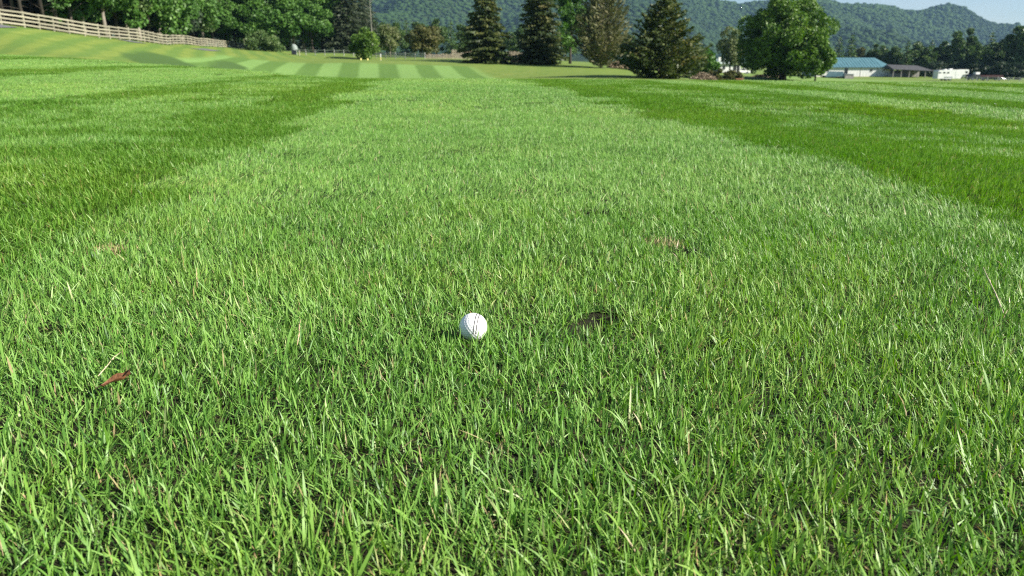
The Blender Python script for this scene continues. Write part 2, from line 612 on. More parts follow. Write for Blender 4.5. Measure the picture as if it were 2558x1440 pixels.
# ------------------------------------------------------------------ grass
def blades(rng, bx, by, bz, az, lean, curl, length, width, rnd, tint=None, seg=4, twist=None):
    """curved tapering blades; returns verts, quads, attributes"""
    n = len(bx)
    s = np.linspace(0, 1, seg + 1)
    wprof = np.interp(s, [0, 0.15, 0.55, 0.85, 1.0], [0.75, 1.0, 0.92, 0.6, 0.12])
    ca, sa = np.cos(az), np.sin(az)
    if twist is None: twist = rng.normal(0, 0.7, n)
    px = np.zeros(n); pz = np.zeros(n)
    V = np.zeros((n, seg + 1, 2, 3), np.float32)
    ang = lean.copy()
    for k in range(seg + 1):
        if k:
            ds = length / seg
            ang = lean + curl * (k - 0.5) / seg
            px = px + np.sin(ang) * ds
            pz = pz + np.cos(ang) * ds
        cxx, cyy, czz = bx + px * ca, by + px * sa, bz + np.maximum(pz, 0.002)
        tw = twist * (0.5 + 0.5 * s[k])
        # width direction: across the lean, swung round the blade by its twist
        wx = -sa * np.cos(tw) + np.cos(ang) * ca * np.sin(tw)
        wy = ca * np.cos(tw) + np.cos(ang) * sa * np.sin(tw)
        wz = -np.sin(ang) * np.sin(tw)
        hw = 0.5 * width * wprof[k]
        for q, sg in ((0, -1), (1, 1)):
            V[:, k, q, 0] = cxx + sg * wx * hw
            V[:, k, q, 1] = cyy + sg * wy * hw
            V[:, k, q, 2] = czz + sg * wz * hw
    base = (np.arange(n) * (seg + 1) * 2)[:, None, None]
    k = np.arange(seg)[None, :, None] * 2
    Fq = base + k + np.array([0, 1, 3, 2])[None, None, :]
    attrs = dict(rnd=np.repeat(rnd, (seg + 1) * 2), along=np.tile(np.repeat(s, 2), n))
    if tint is not None:
        attrs['tint'] = np.repeat(tint, (seg + 1) * 2)
    return V.reshape(-1, 3), Fq.reshape(-1, 4), attrs


def in_view(x, y, m=1.0):
    return np.abs(x) < 0.74 * y + m


NEAR_R = 2.3


def grass_near():
    rng = np.random.default_rng(5)
    parts = []
    # (per m2, length mean, sd, width mean, lean sd, dead share)
    for dens, l0, ls, w0, leansd, kind in ((27000, 0.0245, 0.0075, 0.00165, 0.42, 0), (19000, 0.016, 0.006, 0.0015, 0.6, 1), (2800, 0.033, 0.008, 0.0023, 0.38, 0), (1800, 0.016, 0.006, 0.0013, 0.5, 2)):
        A = 4.6 * 2.6
        n = int(A * dens)
        x = rng.uniform(-2.3, 2.3, n); y = rng.uniform(0.2, NEAR_R + 0.1, n)
        r = np.hypot(x, y)
        edge = NEAR_R + 0.06 * vnoise(x * 9, y * 9, 41)
        keep = in_view(x, y, 0.28) & (r < edge) & (y > 0.34)
        # thin and thick places
        dn = 0.5 + 0.5 * fbm(x * 7, y * 7, 42, 3)
        keep &= rng.uniform(0, 1, n) < np.clip(0.55 + 0.75 * dn, 0, 1)
        for (c, rx) in DIVOTS:
            q = np.hypot(x - c.x, (y - c.y)) / rx
            keep &= rng.uniform(0, 1, n) < np.clip((q - 0.8) * 1.8, 0.10 if kind == 1 else 0.02, 1)
        keep &= np.hypot(x - BALL.x, y - BALL.y) > 0.013
        x, y = x[keep], y[keep]
        n = len(x)
        z = height(x, y) - 0.002
        tw = toward(x, y)
        back = rng.uniform(0, 1, n) < tw
        clump = fbm(x * 5, y * 5, 43, 3)
        dirn = np.where(back, math.pi * 1.5 + 0.1, math.pi * 0.5 + 0.1)
        az = dirn + rng.normal(0, 1.25, n) + 1.6 * fbm(x * 3.3, y * 3.3, 46, 2)
        lean0 = np.where(tw > 0.3, 0.55, 0.45)
        lean = np.abs(rng.normal(lean0, leansd)) * (1.0 if kind != 2 else 1.6)
        lean = np.clip(lean, 0.02, 1.35)
        curl = rng.normal(0.35, 0.45, n)
        stray = rng.uniform(0, 1, n) < 0.17
        curl = np.where(stray, curl + rng.uniform(-0.2, 0.9, n), curl)
        lean = np.where(stray, rng.uniform(0.6, 1.35, n), lean)
        az = np.where(stray, rng.uniform(0, 6.283, n), az)
        ln = np.clip(rng.normal(l0, ls, n), 0.007, 0.065) * (1 + 0.32 * clump)
        wd = np.clip(rng.normal(w0, w0 * 0.32, n), 0.0008, 0.0045)
        rnd = np.clip(rng.normal(0.50 + 0.10 * clump, 0.20, n), 0, 0.94)
        if kind == 1: rnd = np.clip(rnd - 0.12, 0, 0.94)
        dead = rng.uniform(0, 1, n) < (0.010 if kind == 0 else 0.03)
        if kind == 2: dead[:] = True
        # the worn, straw coloured places
        for px, py, rr_ in ((1660, 602, 0.055), (275, 615, 0.045), (1235, 1120, 0.012)):
            c = ground_hit(px, py, 0.012)
            q = np.hypot(x - c.x, y - c.y) / rr_
            dead |= rng.uniform(0, 1, n) < 0.75 * (1 - smooth(0.5, 1.1, q))
            ln = np.where(q < 1, ln * 0.7, ln)
        dead &= ~((np.hypot(x - BALL.x, y - BALL.y) < 0.12) & (y < BALL.y))
        rnd = np.where(dead, rng.uniform(0.955, 1.0, n), rnd)
        tint = np.clip(0.5 + 0.38 * fbm(x * 2.1, y * 2.1, 44, 3) + 0.2 * fbm(x * 11, y * 11, 45, 2), 0, 1)
        parts.append(blades(rng, x, y, z, az, lean, curl, ln, wd, rnd, tint, seg=4 if kind == 0 and l0 > 0.03 else 3))
    V = np.concatenate([p[0] for p in parts])
    off = np.cumsum([0] + [len(p[0]) for p in parts[:-1]])
    Fq = np.concatenate([p[1] + o for p, o in zip(parts, off)])
    at_ = {k: np.concatenate([p[2][k] for p in parts]) for k in parts[0][2]}
    # blades bend round the ball
    d = V - np.array(BALL, np.float32)
    q = np.linalg.norm(d, axis=1)
    ins = q < BALL_R + 0.0012
    V[ins] = np.array(BALL, np.float32) + d[ins] / q[ins][:, None] * (BALL_R + 0.0012)
    # and lie flat under the fallen leaf
    d = V - np.array(LEAF_P, np.float32)
    under = (np.hypot(d[:, 0] / 0.022, d[:, 1] / 0.014) < 1) & (d[:, 2] > -0.004)
    V[under, 2] -= (d[under, 2] + 0.004)
    o = link(bpy.data.objects.new('grass', np_mesh('grass', V, Fq, [M_GRASS_NEAR], at_)))
    tag(o, 'short green turf grass blades around the golf ball', 'grass', kind='stuff')
    print('near blades', len(Fq) // 4)
    return o


def patch_mesh(name, rng, size, dens, l0, ls, w0, seg, leanm, azs=0.55):
    n = int(size * size * dens)
    h = size * 0.64
    x = rng.uniform(-h, h, n); y = rng.uniform(-h, h, n)
    clump = fbm(x * 5 + rng.uniform(0, 99), y * 5, 51, 3)
    az = math.pi / 2 + rng.normal(0, azs, n) + 0.5 * fbm(x * 3, y * 3, 52, 2)
    lean = np.clip(np.abs(rng.normal(leanm, 0.30, n)), 0.02, 1.35)
    curl = rng.normal(0.30, 0.35, n)
    ln = np.clip(rng.normal(l0, ls, n), 0.01, 0.09) * (1 + 0.2 * clump)
    wd = np.clip(rng.normal(w0, w0 * 0.25, n), w0 * 0.4, w0 * 2)
    rnd = np.clip(rng.normal(0.5 + 0.1 * clump, 0.2, n), 0, 0.94)
    dead = rng.uniform(0, 1, n) < 0.014
    rnd = np.where(dead, rng.uniform(0.955, 1, n), rnd)
    V, Fq, a = blades(rng, x, y, np.full(n, -0.002), az, lean, curl, ln, wd, rnd, None, seg)
    return np_mesh(name, V, Fq, [M_GRASS_FAR], a)


def grass_mid():
    rng = np.random.default_rng(9)
    src = bpy.data.collections.new('grass_sources')       # never linked to the scene
    pos, rot, var, scl, tnt = [], [], [], [], []
    base = 0
    for li, (r0, r1, size, dens, l0, ls, w0, seg, nv) in enumerate((
            (NEAR_R, 6.5, 0.20, 38000, 0.0235, 0.008, 0.0019, 3, 8),
            (6.5, 20, 0.36, 15000, 0.026, 0.008, 0.0034, 2, 6),
            (20, 64, 0.8, 4500, 0.030, 0.008, 0.0075, 2, 4))):
        for k in range(3 * nv):
            lm, azs = ((0.92, 0.55), (0.50, 0.75), (0.45, 1.6))[k // nv]
            ob = bpy.data.objects.new('grass_source_%03d' % (base + k),
                                      patch_mesh('grass_tuft', rng, size, dens, l0, ls, w0, seg, lm, azs))
            src.objects.link(ob)
        g = np.arange(-r1, r1, size)
        X, Y = np.meshgrid(g, g[g > -1.3])
        X = X.ravel() + rng.uniform(-.12, .12, X.size) * size
        Y = Y.ravel() + rng.uniform(-.12, .12, Y.size) * size
        r = np.hypot(X, Y)
        jr = 0.5 * size
        k = (r >= r0 - jr * 0.5) & (r < r1) & (np.abs(X) < 0.80 * Y + 2.6)
        if li == 0:      # turf beside and behind the camera
            k |= (r < r0) & ~(in_view(X, Y, 0.24) & (Y > 0.38))
        k &= r < brow(X, Y) * 1.28
        X, Y = X[k], Y[k]
        tw = toward(X, Y)
        back = rng.uniform(0, 1, len(X)) < np.where(tw > 0.9, 0.97, np.where(tw > 0.5, 0.65, np.where(tw > 0.1, 0.42, 0.0)))
        kind = np.where(back, 1, np.where(tw > 0.1, 2, np.where(rng.uniform(0, 1, len(X)) < 0.03, 2, 0)))
        rz = np.where(back, math.pi, 0.0) + 0.108 + rng.normal(0, 0.28, len(X))
        for (c, rx) in DIVOTS:
            kk = np.hypot(X - c.x, Y - c.y) > rx * 0.4
            X, Y, rz, kind = X[kk], Y[kk], rz[kk], kind[kk]
        pos.append(np.stack([X, Y, height(X, Y)], -1))
        rot.append(rz)
        var.append(base + kind * nv + rng.integers(0, nv, len(X)))
        scl.append(rng.uniform(0.9, 1.12, len(X)))
        tnt.append(np.clip(0.5 + 0.42 * fbm(X * 0.8, Y * 0.8, 61, 4), 0, 1))
        base += 3 * nv
    pos = np.concatenate(pos)
    me = bpy.data.meshes.new('mown_grass')
    me.vertices.add(len(pos))
    me.vertices.foreach_set('co', pos.astype(np.float32).ravel())
    for nm, ty, v in (('rot', 'FLOAT', np.concatenate(rot)), ('scl', 'FLOAT', np.concatenate(scl)), ('tint', 'FLOAT', np.concatenate(tnt)), ('var', 'INT', np.concatenate(var))):
        a = me.attributes.new(nm, ty, 'POINT')
        a.data.foreach_set('value', v.astype(np.int32 if ty == 'INT' else np.float32))
    me.materials.append(M_GRASS_FAR)
    o = link(bpy.data.objects.new('mown_grass', me))
    scatter(o, src)
    tag(o, 'mown striped fairway grass running to the brow', 'grass', kind='stuff')
    print('grass patches', len(pos))
    return o


def scatter(o, src):
    """one instance of the source meshes on every point of o"""
    ng = bpy.data.node_groups.new('scatter', 'GeometryNodeTree')
    ng.interface.new_socket('Geometry', in_out='INPUT', socket_type='NodeSocketGeometry')
    ng.interface.new_socket('Geometry', in_out='OUTPUT', socket_type='NodeSocketGeometry')
    N, L = ng.nodes, ng.links
    gi, go = N.new('NodeGroupInput'), N.new('NodeGroupOutput')
    ci = N.new('GeometryNodeCollectionInfo')
    ci.inputs['Collection'].default_value = src
    ci.inputs['Separate Children'].default_value = True
    ci.inputs['Reset Children'].default_value = True
    ip = N.new('GeometryNodeInstanceOnPoints')
    ip.inputs['Pick Instance'].default_value = True

    def named(n, t):
        a = N.new('GeometryNodeInputNamedAttribute'); a.data_type = t
        a.inputs['Name'].default_value = n
        return a.outputs['Attribute']
    cx = N.new('ShaderNodeCombineXYZ')
    L.new(named('rot', 'FLOAT'), cx.inputs['Z'])
    er = N.new('FunctionNodeEulerToRotation')
    L.new(cx.outputs[0], er.inputs[0])
    L.new(gi.outputs[0], ip.inputs['Points'])
    L.new(ci.outputs[0], ip.inputs['Instance'])
    L.new(named('var', 'INT'), ip.inputs['Instance Index'])
    L.new(er.outputs[0], ip.inputs['Rotation'])
    L.new(named('scl', 'FLOAT'), ip.inputs['Scale'])
    L.new(ip.outputs[0], go.inputs[0])
    md = o.modifiers.new('scatter', 'NODES')
    md.node_group = ng


grass_near()
grass_mid()
# ------------------------------------------------------------------ mountain and forest on it
RIDGE = [(-900, 30), (-300, -10), (300, -50), (700, -75), (1000, -80), (1300, -70), (1600, -42), (1750, -10), (1850, 6), (1920, -2), (2000, -22), (2060, -8), (2105, 6), (2200, 9), (2235, 15),
         (2262, 23), (2300, 23), (2340, 12), (2372, 6), (2400, 12), (2430, 28), (2460, 46), (2490, 56), (2558, 62), (2700, 78), (3000, 95), (3600, 110)]
_rp = [at(px, py, 2600) for px, py in RIDGE]
RX = np.array([p.x for p in _rp]); RZ = np.array([p.z for p in _rp]) - 9


def mount_height(x, y):
    ridge = np.interp(x * 2600.0 / np.maximum(y, 1400), RX, RZ)
    t = np.clip((y - 1300) / 1300, 0, 1)
    back = 1 - smooth(2650, 3400, y)
    spur = 0.5 + 0.5 * np.sin(x * 0.011 - y * 0.004 + 1.6 * vnoise(x * .002, y * .0015, 71)) + 0.4 * vnoise(x * .006, y * .004, 72)
    prof = 0.25 * t + 0.75 * t ** 1.6
    z = ridge * prof + 90 * (spur - 0.75) * np.sin(np.pi * np.clip(t, 0, 1)) + 14 * vnoise(x * .012, y * .010, 73) * np.sin(np.pi * t)
    return z * back - 6 * (1 - smooth(1300, 1450, y))


def forest_material():
    return leaf_mat('forest_canopy', [(0.0, (0.019, 0.043, 0.012)), (0.5, (0.025, 0.054, 0.014)), (1.0, (0.033, 0.066, 0.016))], rough=0.7, trans=0.0, attr='rnd', spec=0.1,
                    instancer_tint='INSTANCER', tcol=[(0.0, (0.55, 0.6, 0.7)), (0.5, (1, 1, 1)), (1.0, (1.35, 1.3, 1.0))])


def build_mountain():
    xs = np.arange(-2600, 3300, 22.0); ys = np.arange(1300, 3400, 22.0)
    X, Y = np.meshgrid(xs, ys)
    Z = mount_height(X, Y)
    n, m = X.shape
    i, j = np.meshgrid(np.arange(n - 1), np.arange(m - 1), indexing='ij')
    Fq = np.stack([i * m + j, i * m + j + 1, (i + 1) * m + j + 1, (i + 1) * m + j], -1).reshape(-1, 4)
    mt = simple_mat('forest_floor', (0.018, 0.032, 0.014), (0.04, 0.065, 0.022), scale=0.02, rough=0.9, spec=0.05)
    o = link(bpy.data.objects.new('mountain', np_mesh('mountain', np.stack([X, Y, Z], -1).reshape(-1, 3), Fq, [mt], None, True)))
    tag(o, 'long wooded mountain ridge hazy blue behind the farm', kind='structure')
    rng = np.random.default_rng(3)
    src = bpy.data.collections.new('forest_sources')
    fm = forest_material()
    for k in range(5):
        nu, nv = 9, 6
        u, v = np.meshgrid(np.linspace(0, 2 * np.pi, nu, endpoint=False), np.linspace(0.02, np.pi * 0.78, nv))
        rr = 1 + 0.16 * rng.normal(0, 1, u.shape)
        rr[0] = rr[0].mean()
        pts = np.stack([rr * np.sin(v) * np.cos(u), rr * np.sin(v) * np.sin(u), (0.55 if k < 4 else 1.0) * rr * np.cos(v) + 0.3], -1).reshape(-1, 3)
        i, j = np.meshgrid(np.arange(nv - 1), np.arange(nu), indexing='ij')
        f = np.stack([i * nu + j, (i + 1) * nu + j, (i + 1) * nu + (j + 1) % nu, i * nu + (j + 1) % nu], -1).reshape(-1, 4)
        me = np_mesh('forest_crown', pts, f, [fm], dict(rnd=rng.uniform(0, 1, len(pts))), True)
        src.objects.link(bpy.data.objects.new('forest_source_%d' % k, me))
    pos = []
    g = 7.2
    xs = np.arange(-1100, 2500, g); ys = np.arange(1420, 2700, g * 1.6)
    X, Y = np.meshgrid(xs, ys)
    X = X.ravel() + rng.uniform(-.5, .5, X.size) * g; Y = Y.ravel() + rng.uniform(-.5, .5, Y.size) * g * 1.6
    k = (X > -0.34 * Y) & (X < 0.82 * Y)
    X, Y = X[k], Y[k]
    Z = mount_height(X, Y)
    me = bpy.data.meshes.new('mountain_forest')
    me.vertices.add(len(X))
    me.vertices.foreach_set('co', np.stack([X, Y, Z], -1).astype(np.float32).ravel())
    tn = np.clip(0.5 + 0.75 * fbm(X * .006, Y * .0045, 74, 4) + rng.normal(0, .13, len(X)), 0, 1)
    for nm, ty, v in (('rot', 'FLOAT', rng.uniform(0, 6.28, len(X))), ('scl', 'FLOAT', np.clip(rng.lognormal(1.68, 0.30, len(X)), 2.5, 12)), ('tint', 'FLOAT', tn), ('var', 'INT', rng.integers(0, 5, len(X)))):
        a = me.attributes.new(nm, ty, 'POINT')
        a.data.foreach_set('value', v.astype(np.int32 if ty == 'INT' else np.float32))
    o = link(bpy.data.objects.new('mountain_forest', me))
    scatter(o, src)
    tag(o, 'dense green forest covering the mountain ridge', 'forest', kind='stuff')


build_mountain()

# ------------------------------------------------------------------ trees
G_OAK = [(0.0, (0.0486, 0.1004, 0.0194)), (0.5, (0.1004, 0.1944, 0.0292)), (1.0, (0.1782, 0.2754, 0.0421))]
G_WOOD = [(0.0, (0.0412, 0.103, 0.0206)), (0.5, (0.081, 0.184, 0.0324)), (1.0, (0.1398, 0.2576, 0.05))]
G_WOOD2 = [(0.0, (0.0442, 0.0883, 0.0264)), (0.5, (0.0883, 0.1546, 0.0442)), (1.0, (0.1546, 0.2208, 0.0736))]
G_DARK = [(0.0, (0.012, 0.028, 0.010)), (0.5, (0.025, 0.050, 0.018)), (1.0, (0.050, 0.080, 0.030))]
G_SPR = [(0.0, (0.0264, 0.048, 0.0156)), (0.5, (0.0672, 0.096, 0.0264)), (0.85, (0.138, 0.15, 0.0432)), (1.0, (0.204, 0.174, 0.066))]
_G_OLD = [(0.0, (0.024, 0.039, 0.015)), (0.5, (0.057, 0.078, 0.027)), (0.85, (0.1125, 0.1275, 0.045)), (1.0, (0.165, 0.15, 0.075))]
G_DEAD = [(0.0, (0.055, 0.0682, 0.0264)), (0.5, (0.143, 0.154, 0.0638)), (1.0, (0.297, 0.2695, 0.154))]
_G_OLD2 = [(0.0, (0.0508, 0.0551, 0.029)), (0.5, (0.1232, 0.1189, 0.0725)), (1.0, (0.2755, 0.2465, 0.174))]
G_EVER = [(0.0, (0.022, 0.036, 0.018)), (0.5, (0.050, 0.072, 0.034)), (1.0, (0.11, 0.13, 0.075))]
G_PALE = [(0.0, (0.072, 0.114, 0.036)), (0.5, (0.138, 0.18, 0.06)), (1.0, (0.24, 0.252, 0.12))]
G_BELT = [(0.0, (0.032, 0.066, 0.018)), (0.5, (0.062, 0.118, 0.028)), (1.0, (0.11, 0.17, 0.042))]
_G_OLD3 = [(0.0, (0.0275, 0.06, 0.02)), (0.5, (0.0525, 0.1025, 0.03)), (1.0, (0.0938, 0.15, 0.045))]
G_AUT = [(0.0, (0.048, 0.066, 0.0192)), (0.5, (0.096, 0.114, 0.0336)), (1.0, (0.18, 0.156, 0.06))]
LM = {k: leaf_mat('foliage_' + k, v, rough=0.5, trans=0.22, spec=0.35) for k, v in
      dict(oak=G_OAK, wood=G_WOOD, wood2=G_WOOD2, dark=G_DARK, spruce=G_SPR, dead=G_DEAD, pale=G_PALE, belt=G_BELT, autumn=G_AUT, evergreen=G_EVER).items()}
M_BARK = simple_mat('bark', (0.03, 0.025, 0.02), (0.085, 0.07, 0.055), scale=5, rough=0.9, bump=0.6, stretch=(1, 1, 0.25), per_object=0.3)
M_BARKP = simple_mat('bark_pale', (0.16, 0.14, 0.11), (0.34, 0.30, 0.25), scale=5, rough=0.9, bump=0.5, stretch=(1, 1, 0.25), per_object=0.25)


def cards(P, D, size, rng, rnd, aspect=0.55, bend=0.25):
    """leaf clumps: bent rhombs at P, long axis D"""
    n = len(P)
    D = D / (np.linalg.norm(D, axis=1)[:, None] + 1e-9)
    R = rng.normal(0, 1, (n, 3))
    S = np.cross(D, R); S /= (np.linalg.norm(S, axis=1)[:, None] + 1e-9)
    Nn = np.cross(D, S)
    L_ = (size * 0.5)[:, None]
    a = P - D * L_
    c = P + D * L_ + Nn * L_ * bend
    b = P + S * L_ * aspect * 1.2 - Nn * L_ * bend
    d = P - S * L_ * aspect * 1.2 - Nn * L_ * bend
    V = np.stack([a, b, c, d], 1).reshape(-1, 3)
    Fq = np.arange(4 * n).reshape(-1, 4)
    return V, Fq, dict(rnd=np.repeat(np.clip(rnd, 0, 1), 4))


def lobes_crown(rng, lobes, n, size):
    """lobes: (x,y,z,r,squash); leaves on their shells, thicker on top"""
    lb = np.array(lobes)
    w = lb[:, 3] ** 2
    pick = rng.choice(len(lb), n, p=w / w.sum())
    d = rng.normal(0, 1, (n, 3)); d[:, 2] += 0.25
    d /= np.linalg.norm(d, axis=1)[:, None]
    c = lb[pick]
    rad = c[:, 3] * (0.62 + 0.42 * np.sqrt(rng.uniform(0, 1, n)))
    P = c[:, :3] + d * rad[:, None] * np.stack([np.ones(n), np.ones(n), c[:, 4]], -1)
    D = d + rng.normal(0, 0.9, (n, 3))
    D[:, 2] -= 0.35
    lobe_tone = rng.normal(0.5, 0.13, len(lb))[pick]
    return P, D, size * rng.uniform(0.6, 1.35, n), lobe_tone + rng.normal(0, 0.17, n)


def crown_mesh(name, rng, lobes, n, size, mat):
    P, D, s, r = lobes_crown(rng, lobes, n, size)
    V, Fq, a = cards(P, D, s, rng, r)
    return np_mesh(name, V, Fq, [mat], a)


def limb_trunk(rng, h, r0, lobes, nl=9, wob=0.03):
    mb = MB()
    pts = [Vector((math.sin(k * 1.3 + h) * wob * h * k / 6, math.cos(k * 1.7 + h) * wob * h * k / 6, h * k / 6)) for k in range(7)]
    mb.tube(pts, [r0 * (1.35 if k == 0 else 1) * (1 - 0.78 * k / 6) for k in range(7)], 9)
    lb = sorted(lobes, key=lambda q: -q[3])
    for q in lb[:nl]:
        z0 = min(max(q[2] * 0.55, h * 0.15), h * 0.8)
        k = z0 / h * 6
        base = pts[int(k)].lerp(pts[min(int(k) + 1, 6)], k - int(k))
        tip = Vector(q[:3])
        midp = base.lerp(tip, 0.5) + Vector((0, 0, 0.08 * (tip - base).length))
        rr = r0 * 0.42 * (1 - 0.6 * z0 / h)
        mb.tube([base, midp, tip], [rr, rr * 0.6, rr * 0.2], 6)
    return mb


def broad_lobes(rng, h, w, z0, nl, r_lo=0.10, r_hi=0.17, shape='round'):
    """lobes filling an uneven crown between z0 and h"""
    out = []
    cz, hz = (z0 + h) / 2, (h - z0) / 2
    for k in range(nl):
        d = np.array([rng.normal(), rng.normal(), rng.normal()])
        d /= np.linalg.norm(d)
        f = 0.50 + 0.42 * math.sqrt(rng.uniform())
        if k % 4 == 0: f = rng.uniform(0.1, 0.5)
        z = cz + d[2] * hz * f * 0.95
        t = (z - z0) / (h - z0)
        wide = {'round': 1.0, 'low': 1.18 - 0.36 * t, 'high': 0.8 + 0.3 * t, 'tall': 1.0}[shape]
        out.append((d[0] * w / 2 * f * wide, d[1] * w / 2 * f * wide, z, w * rng.uniform(r_lo, r_hi), rng.uniform(0.7, 0.95)))
    return out


def tree(name, px, Y, trunk_me, crown_me, label, cat='tree', group=None, scale=1.0, rz=0.0, wide=1.0, dz=-0.1):
    p = at(px, 165, Y)
    o = empty(name, (p.x, p.y, H(p.x, p.y) + dz), rz)
    o.scale = (scale * wide, scale * wide, scale)
    if trunk_me: link(bpy.data.objects.new('trunk', trunk_me), o)
    if crown_me: link(bpy.data.objects.new('crown', crown_me), o)
    return tag(o, label, cat, group)


def make_broad(seed, h, w, z0, nl, n, size, mat, shape='round', r0=0.25, bark=M_BARK, r_lo=0.10, r_hi=0.17):
    rng = np.random.default_rng(seed)
    lb = broad_lobes(rng, h, w, z0, nl, r_lo, r_hi, shape)
    t = limb_trunk(rng, h * 0.86, r0, lb).mesh('trunk', bark, True)
    c = crown_mesh('crown', rng, lb, n, size, mat)
    return t, c


def make_conifer(seed, h, w, n_mul, mat, z0=0.2, droop=0.35, power=0.85, size=0.55, gap=0.42, bark=M_BARK, ragged=0.18, up=0.0, aspect=0.42):
    rng = np.random.default_rng(seed)
    mb = MB()
    mb.tube([(0, 0, 0), (0.03, 0, h * .5), (0, 0.02, h * .98)], [w * 0.035, w * 0.02, 0.02], 8)
    P, D, S, R = [], [], [], []
    z = z0
    while z < h * 0.985:
        t = (z - z0) / (h - z0)
        rad = w / 2 * max(0.03, (1 - t) ** power) * (1.0 if t > 0.06 else 0.75 + 4 * t)
        nb = max(4, int(7 + 7 * (1 - t)))
        a0 = rng.uniform(0, 6.28)
        for b in range(nb):
            a = a0 + 6.283 * b / nb + rng.normal(0, 0.12)
            Lb = rad * np.clip(rng.normal(1.0, ragged), 0.45, 1.35)
            tone = rng.normal(0.5, 0.16)
            steps = max(2, int(Lb / 0.22 * n_mul))
            f = np.sqrt(rng.uniform(0.02, 1, steps))
            dr = rng.normal(droop, 0.10)
            zz = z + up * Lb * f * f - dr * Lb * (f ** 1.4) * (1 - 0.45 * f) + rng.normal(0, 0.05, steps)
            ca, sa = math.cos(a), math.sin(a)
            side = rng.normal(0, 0.10 + 0.10 * Lb, steps) * f
            pts = np.stack([ca * Lb * f - sa * side, sa * Lb * f + ca * side, zz], -1)
            dd = np.stack([ca + rng.normal(0, .45, steps), sa + rng.normal(0, .45, steps), -0.55 + up * 1.6 + rng.normal(0, .35, steps)], -1)
            P.append(pts); D.append(dd); S.append(size * rng.uniform(0.6, 1.3, steps)); R.append(tone + rng.normal(0, .09, steps))
            if b % 3 == 0:
                mb.tube([(0, 0, z), (ca * Lb * .5, sa * Lb * .5, z + up * Lb * .25 - droop * Lb * .3), (ca * Lb * .92, sa * Lb * .92, z + up * Lb * .85 - droop * Lb * .5)], [0.035, 0.025, 0.008], 4, False)
        z += gap * rng.uniform(0.8, 1.2)
    P, D, S, R = np.concatenate(P), np.concatenate(D), np.concatenate(S), np.concatenate(R)
    V, Fq, at_ = cards(P, D, S, rng, R, aspect, 0.15)
    return mb.mesh('trunk', bark, True), np_mesh('crown', V, Fq, [mat], at_)


ORD = ['first', 'second', 'third', 'fourth', 'fifth', 'sixth', 'seventh', 'eighth', 'ninth', 'tenth', 'eleventh', 'twelfth', 'thirteenth', 'fourteenth', 'fifteenth', 'sixteenth',
       'seventeenth', 'eighteenth', 'nineteenth', 'twentieth']

# the broad round tree left of the barn
t, c = make_broad(11, 11.5, 12.6, -0.3, 150, 42000, 0.34, LM['oak'], 'low', 0.42, r_lo=0.07, r_hi=0.12)
tree('oak_tree', 1958, 112, t, c, 'large round dark green broadleaf tree standing alone left of the barn')
t, c = make_broad(12, 5.6, 4.6, 0.1, 40, 7000, 0.30, LM['oak'], 'low', 0.12)
tree('leafy_shrub', 2040, 108, t, c, 'bright leafy shrub crowding the right foot of the big round tree', 'shrub')

# conifers in the middle
t, c = make_conifer(21, 12.6, 7.8, 4.2, LM['spruce'], size=0.52, ragged=0.24, droop=0.42)
tree('spruce_tree', 1214, 115, t, c, 'dark shaggy spruce left of the conifer group, shading the turf', group='spruces behind the fairway')
t, c = make_conifer(22, 14.6, 6.8, 4.2, LM['spruce'], size=0.52, power=0.62, ragged=0.30)
tree('spruce_tree', 1346, 118, t, c, 'olive green spruce between the dark spruce and the bright leafy tree', group='spruces behind the fairway')
t, c = make_broad(23, 13.5, 5.6, 1.2, 60, 9000, 0.36, LM['wood'], 'tall', 0.2)
tree('leafy_tree', 1424, 132, t, c, 'bright green leafy tree squeezed between spruce and grey brown conifer')
t, c = make_conifer(24, 13.0, 7.0, 2.4, LM['dead'], size=0.62, power=0.5, droop=0.1, up=0.75, ragged=0.22, z0=0.5, bark=M_BARKP, aspect=0.22, gap=0.36)
tree('withered_conifer', 1502, 110, t, c, 'withered grey brown conifer with thin upswept branches')
t, c = make_conifer(25, 9.6, 8.2, 4.2, LM['spruce'], size=0.40, power=1.05, droop=0.25, up=0.42, ragged=0.32, gap=0.34)
tree('spruce_tree', 1653, 80, t, c, 'pointed spruce nearest the fairway, right of the conifer group', group='spruces behind the fairway')
t, c = make_broad(26, 4.4, 4.4, 0.0, 30, 4500, 0.32, LM['wood'], 'low', 0.1)
tree('leafy_shrub', 1752, 104, t, c, 'green shrub hugging the right side of the pointed spruce', 'shrub', scale=0.95)
tree('leafy_shrub', 1578, 112, t, c, 'green shrub between withered conifer and pointed spruce', 'shrub', scale=0.8, rz=1.5)
t, c = make_broad(27, 11.5, 7.4, 1.5, 50, 7000, 0.45, LM['pale'], 'high', 0.2)
tree('leafy_tree', 1824, 205, t, c, 'hazy olive tree rising above the little white house')

# left wood: fence posts run beside it
def fence_at(px, back):
    xs = [p[0] for p in FENCE_PX]
    Y = float(np.interp(px, xs, [p[2] for p in FENCE_PX]))
    return Y * (1 + back / math.hypot(Y, (px - CX) / F_PX * Y))


WA = make_broad(31, 17, 9.5, 1.5, 85, 15000, 0.46, LM['wood'], 'tall', 0.24, M_BARKP, 0.09, 0.15)
WB = make_broad(32, 15, 9.0, 0.4, 85, 15000, 0.46, LM['wood'], 'low', 0.22, M_BARK, 0.09, 0.15)
WC = make_broad(33, 18, 8.0, 1.6, 75, 13000, 0.46, LM['wood2'], 'tall', 0.22, M_BARKP, 0.09, 0.15)
WD = make_conifer(34, 19, 7.0, 2.2, LM['evergreen'], z0=1.0, size=0.62, power=0.6, droop=0.3, gap=0.55, ragged=0.3)


